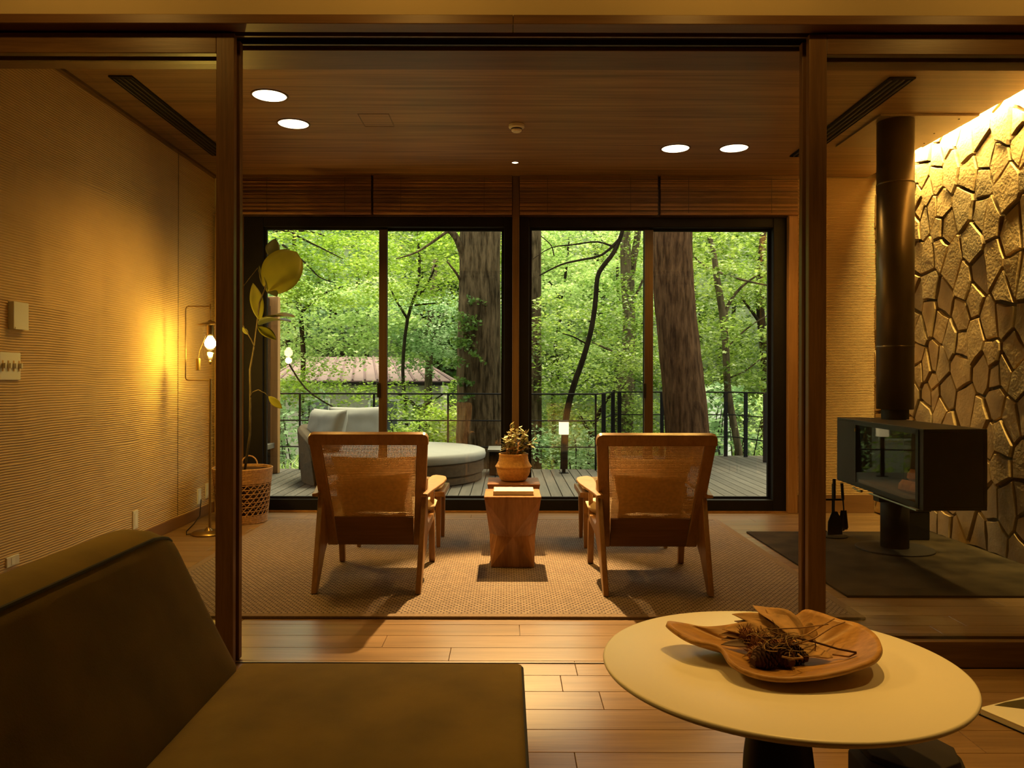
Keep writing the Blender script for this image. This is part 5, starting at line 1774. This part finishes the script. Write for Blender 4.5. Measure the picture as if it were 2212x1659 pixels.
def sprays(centres, radius, per, flat=0.12, tiltdir=None):
    """flat leafy fans round each centre"""
    out = []
    for c in centres:
        r = radius * rng.uniform(0.6, 1.25)
        a = rng.uniform(0, 2 * PI, per)
        q = np.sqrt(rng.uniform(0, 1, per)) * r
        sl = rng.normal(0, 0.22, 2)
        p = np.stack([q * np.cos(a), q * np.sin(a), np.zeros(per)], -1)
        p[:, 2] = -0.35 * q * q / max(r, 0.1) + p[:, 0] * sl[0] + p[:, 1] * sl[1] + rng.normal(0, flat * r, per)
        out.append(p + np.array(c)[None, :])
    return np.concatenate(out)


LM = {
    'bright': leafmat('leaf_bright', (0.10, 0.18, 0.01), (0.24, 0.39, 0.03), (0.52, 0.66, 0.12), 0.5),
    'mid': leafmat('leaf_mid', (0.04, 0.085, 0.008), (0.15, 0.25, 0.025), (0.42, 0.54, 0.12), 0.45),
    'pale': leafmat('leaf_pale', (0.18, 0.30, 0.06), (0.38, 0.55, 0.16), (0.72, 0.84, 0.36), 0.45),
    'deep': leafmat('leaf_deep', (0.03, 0.08, 0.012), (0.08, 0.17, 0.025), (0.18, 0.31, 0.05), 0.4),
    'cool': leafmat('leaf_cool', (0.11, 0.22, 0.07), (0.26, 0.42, 0.18), (0.55, 0.74, 0.42), 0.4),
}


def bark_tube(path, radii, n=26, rough=0.06, seed=0.0, sub=5):
    pts = [Vector(p) for p in path]
    P2, R2 = [], []
    for i in range(len(pts) - 1):
        p0, p1, p2, p3 = pts[max(i - 1, 0)], pts[i], pts[i + 1], pts[min(i + 2, len(pts) - 1)]
        for q in range(sub):
            f = q / sub
            P2.append(0.5 * ((2 * p1) + (p2 - p0) * f + (2 * p0 - 5 * p1 + 4 * p2 - p3) * f * f + (3 * p1 - p0 - 3 * p2 + p3) * f ** 3))
            R2.append(radii[i] + (radii[i + 1] - radii[i]) * f * f * (3 - 2 * f))
    P2.append(pts[-1])
    R2.append(radii[-1])
    m = MB().tube(P2, R2, n)
    if rough > 0:
        vs = []
        for k, p in enumerate(m.v):
            i, j = divmod(k, n)
            c = P2[min(i, len(P2) - 1)]
            a = 2 * PI * j / n
            d = 1 + rough * (0.7 * noise.noise(Vector((math.cos(a) * 5, math.sin(a) * 5, p[2] * 0.8 + seed))) + 0.55 * abs(noise.noise(Vector((math.cos(a) * 13, math.sin(a) * 13, p[2] * 2.4 + seed)))))
            vs.append(tuple(c + (Vector(p) - c) * d))
        m.v = vs
    return m


def tree(label, trunks, branches, leaf_centres, leafkey, size, per, radius, barkkey='bark_dark', template=T_TRI, tilt=0.5, group=None, rough=0.0, n=12, flat=0.12, name='tree'):
    """trunks/branches: lists of (px, py, Y, r)"""
    base = P(*trunks[0][0][:3])
    t = thing(name, label, 'tree', base, group=group)
    for tr in trunks:
        obj('trunk', bark_tube([P(a, b, c) for a, b, c, r in tr], [r for *_, r in tr], n if rough == 0 else 90, rough, base.x, 3 if rough == 0 else 26), M[barkkey], t, smooth=True)
    for br in branches:
        obj('branch', bark_tube([P(a, b, c) for a, b, c, r in br], [r for *_, r in br], 7, 0, 0, 3), M[barkkey], t, smooth=True)
    if leaf_centres is not None and len(leaf_centres):
        pos = sprays(leaf_centres, radius, int(per * 1.7), flat)
        obj('foliage', leaves_mesh('foliage', pos, size, tilt, template), LM[leafkey], t, kind='stuff')
    return t


def region(px0, px1, py0, py1, Y0, Y1, n, dense=None):
    """random centres inside a block of the place bounded by what the photo shows there"""
    out = []
    for _ in range(n):
        Y = random.uniform(Y0, Y1)
        out.append(tuple(P(random.uniform(px0, px1), random.uniform(py0, py1), Y)))
    return out


# big trunks
tree('massive rough-barked tree trunk standing behind the round daybed', [[(1045, 1120, 10.25, 0.36), (1040, 960, 10.2, 0.315), (1036, 840, 10.2, 0.285), (1035, 700, 10.2, 0.27), (1036, 560, 10.2, 0.262), (1038, 480, 10.2, 0.26), (1040, 300, 10.2, 0.25)]],
     [[(998, 620, 10.15, 0.05), (1000, 560, 10.1, 0.048), (985, 515, 10.0, 0.045), (965, 490, 9.95, 0.045), (940, 450, 9.9, 0.04)],
      [(970, 497, 9.95, 0.02), (945, 515, 9.9, 0.018), (900, 545, 9.8, 0.012), (855, 560, 9.7, 0.006)],
      [(996, 610, 10.1, 0.02), (985, 590, 10.0, 0.016), (965, 565, 9.9, 0.01)]],
     region(975, 1035, 620, 800, 9.75, 9.9, 16) + region(985, 1050, 800, 860, 9.75, 9.9, 3), 'deep', 0.05, 26, 0.16, 'bark', T_MAPLE, 0.9, rough=0.10)
tree('massive reddish trunk leaning slightly, behind the armchair nearest the stove', [[(1492, 1120, 10.3, 0.36), (1485, 945, 10.3, 0.278), (1472, 800, 10.3, 0.262), (1460, 680, 10.3, 0.254), (1452, 560, 10.3, 0.258), (1450, 480, 10.3, 0.262), (1446, 300, 10.3, 0.26)]],
     [], None, 'deep', 0.1, 1, 0.1, 'bark_red', rough=0.10)
tree('dark trunk almost hidden by the centre window frame', [[(1154, 1080, 12.0, 0.12), (1155, 900, 12.0, 0.11), (1155, 700, 12.0, 0.10), (1155, 480, 12.0, 0.095), (1155, 350, 12, 0.09)]], [], None, 'deep', 0.1, 1, 0.1, 'bark')
# thin winding dark trunk
tree('thin dark winding trunk rising behind the bollard lantern', [[(1218, 1060, 9.95, 0.05), (1220, 950, 9.95, 0.045), (1225, 890, 10, 0.042), (1240, 830, 10, 0.038), (1256, 785, 10, 0.035), (1275, 720, 10, 0.033), (1285, 660, 10, 0.032), (1290, 600, 10, 0.030), (1302, 575, 10, 0.03), (1325, 545, 10, 0.028), (1342, 505, 10, 0.026), (1355, 450, 10, 0.024)]],
     [[(1338, 515, 10, 0.02), (1300, 550, 10, 0.016), (1250, 562, 10, 0.014), (1210, 572, 10, 0.012), (1165, 595, 10, 0.008)],
      [(1330, 535, 10, 0.016), (1290, 522, 10, 0.012), (1240, 528, 10, 0.010), (1190, 535, 10, 0.007), (1150, 560, 10, 0.004)],
      [(1196, 552, 10, 0.008), (1190, 530, 10, 0.007), (1168, 510, 10, 0.006)],
      [(1266, 742, 10, 0.012), (1240, 728, 9.9, 0.009), (1215, 720, 9.8, 0.006)]],
     region(1150, 1380, 640, 800, 10.3, 11.8, 34), 'mid', 0.055, 60, 0.34, 'bark_dark', T_MAPLE, 0.45)
tree('forked grey trunk pair left of the reddish leaning trunk', [[(1335, 1120, 13.5, 0.13), (1338, 940, 13.5, 0.115), (1350, 820, 13.5, 0.11), (1358, 700, 13.5, 0.10), (1352, 600, 13.5, 0.095), (1350, 480, 13.5, 0.09), (1350, 380, 13.5, 0.08)],
      [(1355, 1000, 13.7, 0.10), (1358, 860, 13.7, 0.09), (1362, 720, 13.7, 0.085), (1362, 600, 13.7, 0.07), (1375, 520, 13.6, 0.06), (1382, 440, 13.6, 0.05)]],
     [[(1362, 660, 13.6, 0.03), (1390, 600, 13.5, 0.02), (1400, 560, 13.4, 0.012)], [(1355, 780, 13.4, 0.03), (1325, 760, 13.0, 0.02), (1270, 735, 12.5, 0.01)]],
     region(1260, 1420, 470, 900, 12.6, 14.5, 40), 'mid', 0.06, 70, 0.42, 'bark_pale', T_TRI, 0.5)
tree('slender brown tree with a fork right of the reddish leaning trunk', [[(1603, 1010, 11.9, 0.06), (1588, 930, 11.9, 0.055), (1572, 840, 11.9, 0.055), (1567, 740, 11.9, 0.055), (1558, 660, 11.9, 0.055), (1548, 600, 11.9, 0.052), (1540, 540, 11.9, 0.04), (1522, 480, 11.9, 0.03)],
      [(1570, 760, 11.9, 0.04), (1566, 700, 11.9, 0.035), (1572, 660, 11.9, 0.03), (1600, 620, 11.8, 0.02), (1640, 590, 11.7, 0.012)]],
     [[(1530, 580, 11.9, 0.02), (1505, 560, 11.8, 0.012), (1490, 540, 11.7, 0.008)], [(1545, 585, 11.9, 0.022), (1590, 600, 11.6, 0.018), (1640, 612, 11.4, 0.014), (1690, 620, 11.2, 0.01)],
      [(1570, 750, 11.9, 0.018), (1600, 720, 11.7, 0.014), (1640, 690, 11.6, 0.010), (1680, 670, 11.5, 0.006)], [(1575, 815, 11.9, 0.014), (1610, 800, 11.7, 0.012), (1660, 760, 11.6, 0.006)]],
     region(1500, 1700, 470, 640, 10.6, 12.2, 26) + region(1490, 1700, 690, 830, 11.0, 12.4, 14), 'mid', 0.075, 46, 0.36, 'bark_pale', T_MAPLE, 0.5)
# left maple with fine dark branches
tree('spreading maple whose fine branches hang over the daybed', [[(500, 1150, 12.6, 0.10), (510, 980, 12.6, 0.09), (520, 840, 12.6, 0.085), (525, 700, 12.7, 0.08), (530, 560, 12.8, 0.07), (540, 420, 12.8, 0.06)]],
     [[(600, 480, 12.0, 0.02), (640, 510, 11.8, 0.016), (690, 535, 11.7, 0.012), (740, 560, 11.6, 0.006)], [(610, 530, 12, 0.018), (660, 570, 11.8, 0.014), (690, 600, 11.7, 0.010), (725, 612, 11.6, 0.005)],
      [(620, 780, 10.4, 0.012), (660, 840, 10.4, 0.011), (720, 880, 10.3, 0.010), (780, 902, 10.2, 0.006), (830, 900, 10.2, 0.004)], [(590, 500, 12.2, 0.02), (660, 500, 12.0, 0.014), (700, 510, 11.9, 0.008)]],
     region(560, 840, 490, 650, 11.5, 13.8, 62), 'bright', 0.058, 80, 0.42, 'bark_dark', T_MAPLE, 0.42)
tree('bright maple seen between the meeting stile and the massive rough trunk', [[(880, 1000, 14.2, 0.035), (878, 900, 14.2, 0.034), (870, 800, 14.2, 0.032), (880, 690, 14.2, 0.03), (905, 600, 14.2, 0.026), (900, 480, 14.2, 0.02)]],
     [[(905, 640, 14.2, 0.03), (930, 600, 14.1, 0.02), (945, 560, 14.0, 0.01)], [(880, 690, 14.2, 0.025), (850, 640, 14.1, 0.018), (835, 600, 14.0, 0.01)], [(895, 660, 14.0, 0.02), (940, 655, 14.0, 0.01)]],
     region(810, 1100, 480, 640, 12.8, 15.5, 54), 'bright', 0.062, 80, 0.48, 'bark_dark', T_MAPLE, 0.45)
tree('pale-leaved tree above the red roof', [[(650, 900, 17.5, 0.06), (655, 760, 17.5, 0.055), (640, 600, 17.5, 0.05), (630, 450, 17.5, 0.04)]], [[(645, 680, 17.5, 0.05), (690, 640, 17.3, 0.03), (740, 620, 17, 0.015)]],
     region(560, 900, 600, 775, 16, 19, 84), 'pale', 0.085, 84, 0.55, 'bark_dark', T_TRI, 0.5)
tree('grey-green tree left of the massive rough trunk, above the red roof', [[(925, 1000, 18, 0.10), (925, 850, 18, 0.09), (930, 700, 18, 0.08), (940, 560, 18, 0.06)]], [],
     region(830, 1100, 640, 790, 16, 19, 70), 'cool', 0.085, 84, 0.55, 'bark_pale', T_TRI, 0.5)
tree('yellow-green tree in the gap left of the forked grey pair', [[(1200, 1000, 17, 0.05), (1195, 800, 17, 0.045), (1215, 650, 17, 0.035), (1230, 500, 17, 0.02)]], [[(1215, 650, 17, 0.04), (1180, 600, 16.8, 0.02)]],
     region(1130, 1420, 480, 760, 15, 18.5, 110), 'pale', 0.08, 84, 0.52, 'bark_dark', T_TRI, 0.5)
tree('mid-green tree at the right edge of the window', [[(1650, 1000, 16, 0.11), (1655, 800, 16, 0.10), (1640, 640, 16, 0.08), (1650, 480, 16, 0.06)]], [[(1645, 700, 16, 0.04), (1600, 640, 15.8, 0.02)]],
     region(1480, 1760, 480, 860, 14.5, 18, 120), 'mid', 0.075, 84, 0.50, 'bark_dark', T_TRI, 0.5)
tree('low-branching maple behind the bollard lantern, below eye level', [[(1270, 1040, 12.8, 0.05), (1280, 940, 12.8, 0.04), (1300, 880, 12.8, 0.03), (1330, 840, 12.8, 0.02)]],
     [[(1280, 940, 12.8, 0.02), (1250, 890, 12.6, 0.01)], [(1290, 960, 12.2, 0.014), (1270, 930, 12.1, 0.012), (1250, 900, 12, 0.006)]],
     region(1130, 1430, 770, 990, 11.8, 14.5, 80), 'mid', 0.06, 80, 0.42, 'bark_dark', T_TRI, 0.5)
tree('leafy maple overhanging the railing behind the daybed', [[(940, 1040, 12.4, 0.05), (930, 940, 12.4, 0.04), (900, 880, 12.4, 0.03), (860, 850, 12.3, 0.02)]], [[(905, 885, 12.4, 0.015), (960, 850, 12.2, 0.01)]],
     region(600, 1010, 822, 870, 11, 13.2, 26) + region(600, 735, 780, 830, 11.5, 13.2, 13) + region(840, 1010, 880, 990, 10.8, 13, 34), 'bright', 0.055, 72, 0.36, 'bark_dark', T_MAPLE, 0.45)
# overhanging crown past the top of the window, and hillside
tree('high canopy tree filling the top of the view', [[(1000, 900, 22, 0.16), (1010, 600, 22, 0.14), (1000, 400, 22, 0.12)]], [],
     region(560, 1700, 440, 600, 19, 22, 130), 'mid', 0.10, 80, 0.7, 'bark_dark', T_TRI, 0.5)

def shrub(label, px0, px1, py0, py1, Y0, Y1, n, key, size, per, radius, tilt=0.7, template=T_TRI, name='shrub', cat='shrub', group=None):
    c = region(px0, px1, py0, py1, Y0, Y1, n)
    arr = np.array(c)
    base = Vector((float(arr[:, 0].mean()), float(arr[:, 1].mean()), gh(float(arr[:, 0].mean()), float(arr[:, 1].mean()))))
    t = thing(name, label, cat, base, group=group)
    pos = sprays(c, radius, per, 0.3)
    obj('foliage', leaves_mesh('foliage', pos, size, tilt, template), LM[key], t, kind='stuff')
    st = MB()
    for q in c[::3]:
        q = Vector(q)
        b = Vector((q.x * 0.98 + random.uniform(-0.2, 0.2), q.y + random.uniform(-0.1, 0.3), gh(q.x, q.y) - 0.05))
        st.tube([b, (b + q) / 2 + Vector((random.uniform(-.1, .1), 0, 0)), q], [0.018, 0.012, 0.005], 5)
    obj('stems', st, M['bark_dark'], t)
    return t


shrub('pale shrub behind the railing left of the daybed cushions', 590, 700, 860, 985, 10.6, 12.2, 20, 'cool', 0.075, 54, 0.30)
shrub('yellow-green shrub behind the railing between daybed and rough trunk', 830, 985, 890, 1010, 10.4, 12.0, 30, 'mid', 0.06, 60, 0.30)
shrub('undergrowth shrub behind the railing under the bollard lantern', 1140, 1290, 930, 1040, 10.0, 11.8, 30, 'cool', 0.06, 60, 0.28)
shrub('shrub behind the railing at the foot of the forked grey pair', 1280, 1440, 930, 1040, 12.0, 13.8, 26, 'mid', 0.06, 60, 0.30)
shrub('broad-leaved pale shrub at the terrace corner right of the leaning trunk', 1510, 1620, 830, 960, 12.4, 14, 24, 'cool', 0.11, 40, 0.35)
shrub('light green shrub behind the corner posts of the railing', 1590, 1740, 860, 1010, 12.0, 14.5, 34, 'pale', 0.07, 60, 0.36)
shrub('deep green bush at the far right beyond the railing', 1560, 1740, 800, 900, 14.5, 17, 24, 'mid', 0.08, 60, 0.4)
# grass blades at the deck's left edge
gm = MB()
for k in range(160):
    b = Vector((random.uniform(-3.3, -2.2), random.uniform(9.68, 10.3), -0.75))
    h = random.uniform(0.75, 1.05)
    d = Vector((random.uniform(-0.35, 0.35), random.uniform(-0.25, 0.2), 0))
    s = Vector((0.008, 0.004, 0))
    m1, tp_ = b + Vector((0, 0, h * 0.75)) + d * 0.4, b + d + Vector((0, 0, h * 0.85))
    gm.add([b - s, b + s, m1 + s, tp_, m1 - s], [(0, 1, 2, 4), (4, 2, 3)])
obj('ornamental_grass', gm, LM['pale'], label='long arching grass blades at the terrace edge left of the daybed', cat='grass', kind='stuff')
# hillside woods
for i, (a, b, c, d, Y0, Y1, key, lab) in enumerate(((440, 800, 440, 800, 26, 30, 'cool', 'distant hillside thicket above the red roof'), (850, 1080, 440, 880, 26, 30, 'deep', 'distant hillside thicket behind the massive rough trunk'),
                                                  (1130, 1380, 440, 900, 26, 30, 'pale', 'distant hillside thicket behind the forked grey pair'), (1430, 1860, 440, 900, 26, 30, 'mid', 'distant hillside thicket at the stove end of the window'))):
    cs = region(a, b, c, d, Y0, Y1, 200)
    t = thing('thicket', lab, 'trees', (P((a + b) / 2, 900, Y0)))
    obj('foliage', leaves_mesh('foliage', sprays(cs, 0.75, 60, 0.25), 0.15, 0.6, T_QUAD), LM[key], t, kind='stuff')
    st = MB()
    for q in cs[::8]:
        q = Vector(q)
        st.tube([(q.x, q.y, gh(q.x, q.y) - 0.1), (q.x + 0.1, q.y, (q.z + gh(q.x, q.y)) / 2), q], [0.09, 0.07, 0.03], 6)
    obj('stems', st, M['bark_dark'], t)
cs = [(random.uniform(-9, 9), yy, 0) for yy in np.linspace(14, 24.2, 420)]
cs = [c for c in cs if not (c[1] > 19.0 and (-7 < c[0] < -0.6 or c[0] > 4.6))]
cs = [(x, y, gh(x, y) + random.uniform(0.0, 0.9)) for x, y, _ in cs]
obj('undergrowth', leaves_mesh('undergrowth', sprays(cs, 0.7, 60, 0.35), 0.12, 0.7, T_QUAD), LM['mid'], label='low leafy undergrowth covering the forest floor below the terrace', cat='undergrowth', kind='stuff')

# ------------------------------------------------------------------ neighbouring houses
t = thing('neighbouring_house', 'low house with a ribbed reddish metal roof beyond the daybed', 'house', (-3.9, 22.0, gh(-3.9, 22.0)))
Ye, Yr = 19.8, 23.5
el, er = P(560, 823, Ye), P(990, 823, Ye)
rl, rr2 = P(655, 772, Yr), P(900, 772, Yr)
obj('roof', MB().add([el, er, rr2, rl, el - Vector((0, 0, .08)), er - Vector((0, 0, .08)), rr2 - Vector((0, 0, .08)), rl - Vector((0, 0, .08))], [(0, 1, 2, 3), (7, 6, 5, 4), (0, 4, 5, 1), (1, 5, 6, 2), (2, 6, 7, 3), (3, 7, 4, 0)]), M['roof'], t)
for k in range(16):
    f = (k + 0.5) / 16
    a, b = el.lerp(er, f), rl.lerp(rr2, min(1, max(0, (f - 0.1) / 0.8)))
    obj('roof_rib', MB().tube([a + Vector((0, 0, 0.02)), b + Vector((0, 0, 0.02))], 0.03, 4), M['roof'], t)
obj('gutter', MB().box(el.x, er.x, Ye - 0.08, Ye, el.z - 0.12, el.z - 0.03), M['black'], t)
gz = -2.2
obj('wall', MB().box(el.x + 0.5, er.x - 0.5, Ye + 0.6, Ye + 3.4, gz, el.z - 0.08), M['housewall'], t)
for (a, b, z0, z1) in ((-5.4, -4.6, -0.4, 0.6), (-3.6, -2.8, -0.4, 0.6), (-2.5, -2.05, -1.6, 0.5)):
    w = obj('window', MB().box(a, b, Ye + 0.56, Ye + 0.60, z0, z1), M['whitewall'], t)
    obj('pane', MB().box(a + 0.06, b - 0.06, Ye + 0.54, Ye + 0.56, z0 + 0.06, z1 - 0.06), M['darkglass'], w)
t = thing('white_outbuilding', 'small white building glimpsed right of the leaning trunk', 'building', (6.1, 23, gh(6.1, 23)))
a, b = P(1505, 842, 22), P(1580, 842, 22)
obj('wall', MB().box(a.x, b.x, 22, 24, -2.2, a.z), M['whitewall'], t)
obj('roof', MB().box(a.x - 0.25, b.x + 0.25, 21.8, 24.2, a.z, a.z + 0.14), M['whitewall'], t)
w = obj('window', MB().box(a.x + 0.2, a.x + 0.75, 21.95, 22, -1.2, -0.1), M['housewall'], t)
obj('pane', MB().box(a.x + 0.25, a.x + 0.70, 21.93, 21.95, -1.15, -0.15), M['darkglass'], w)
print('objects', len(bpy.data.objects), 'tris~', sum(len(m.loops) - 2 * len(m.polygons) for m in bpy.data.meshes))
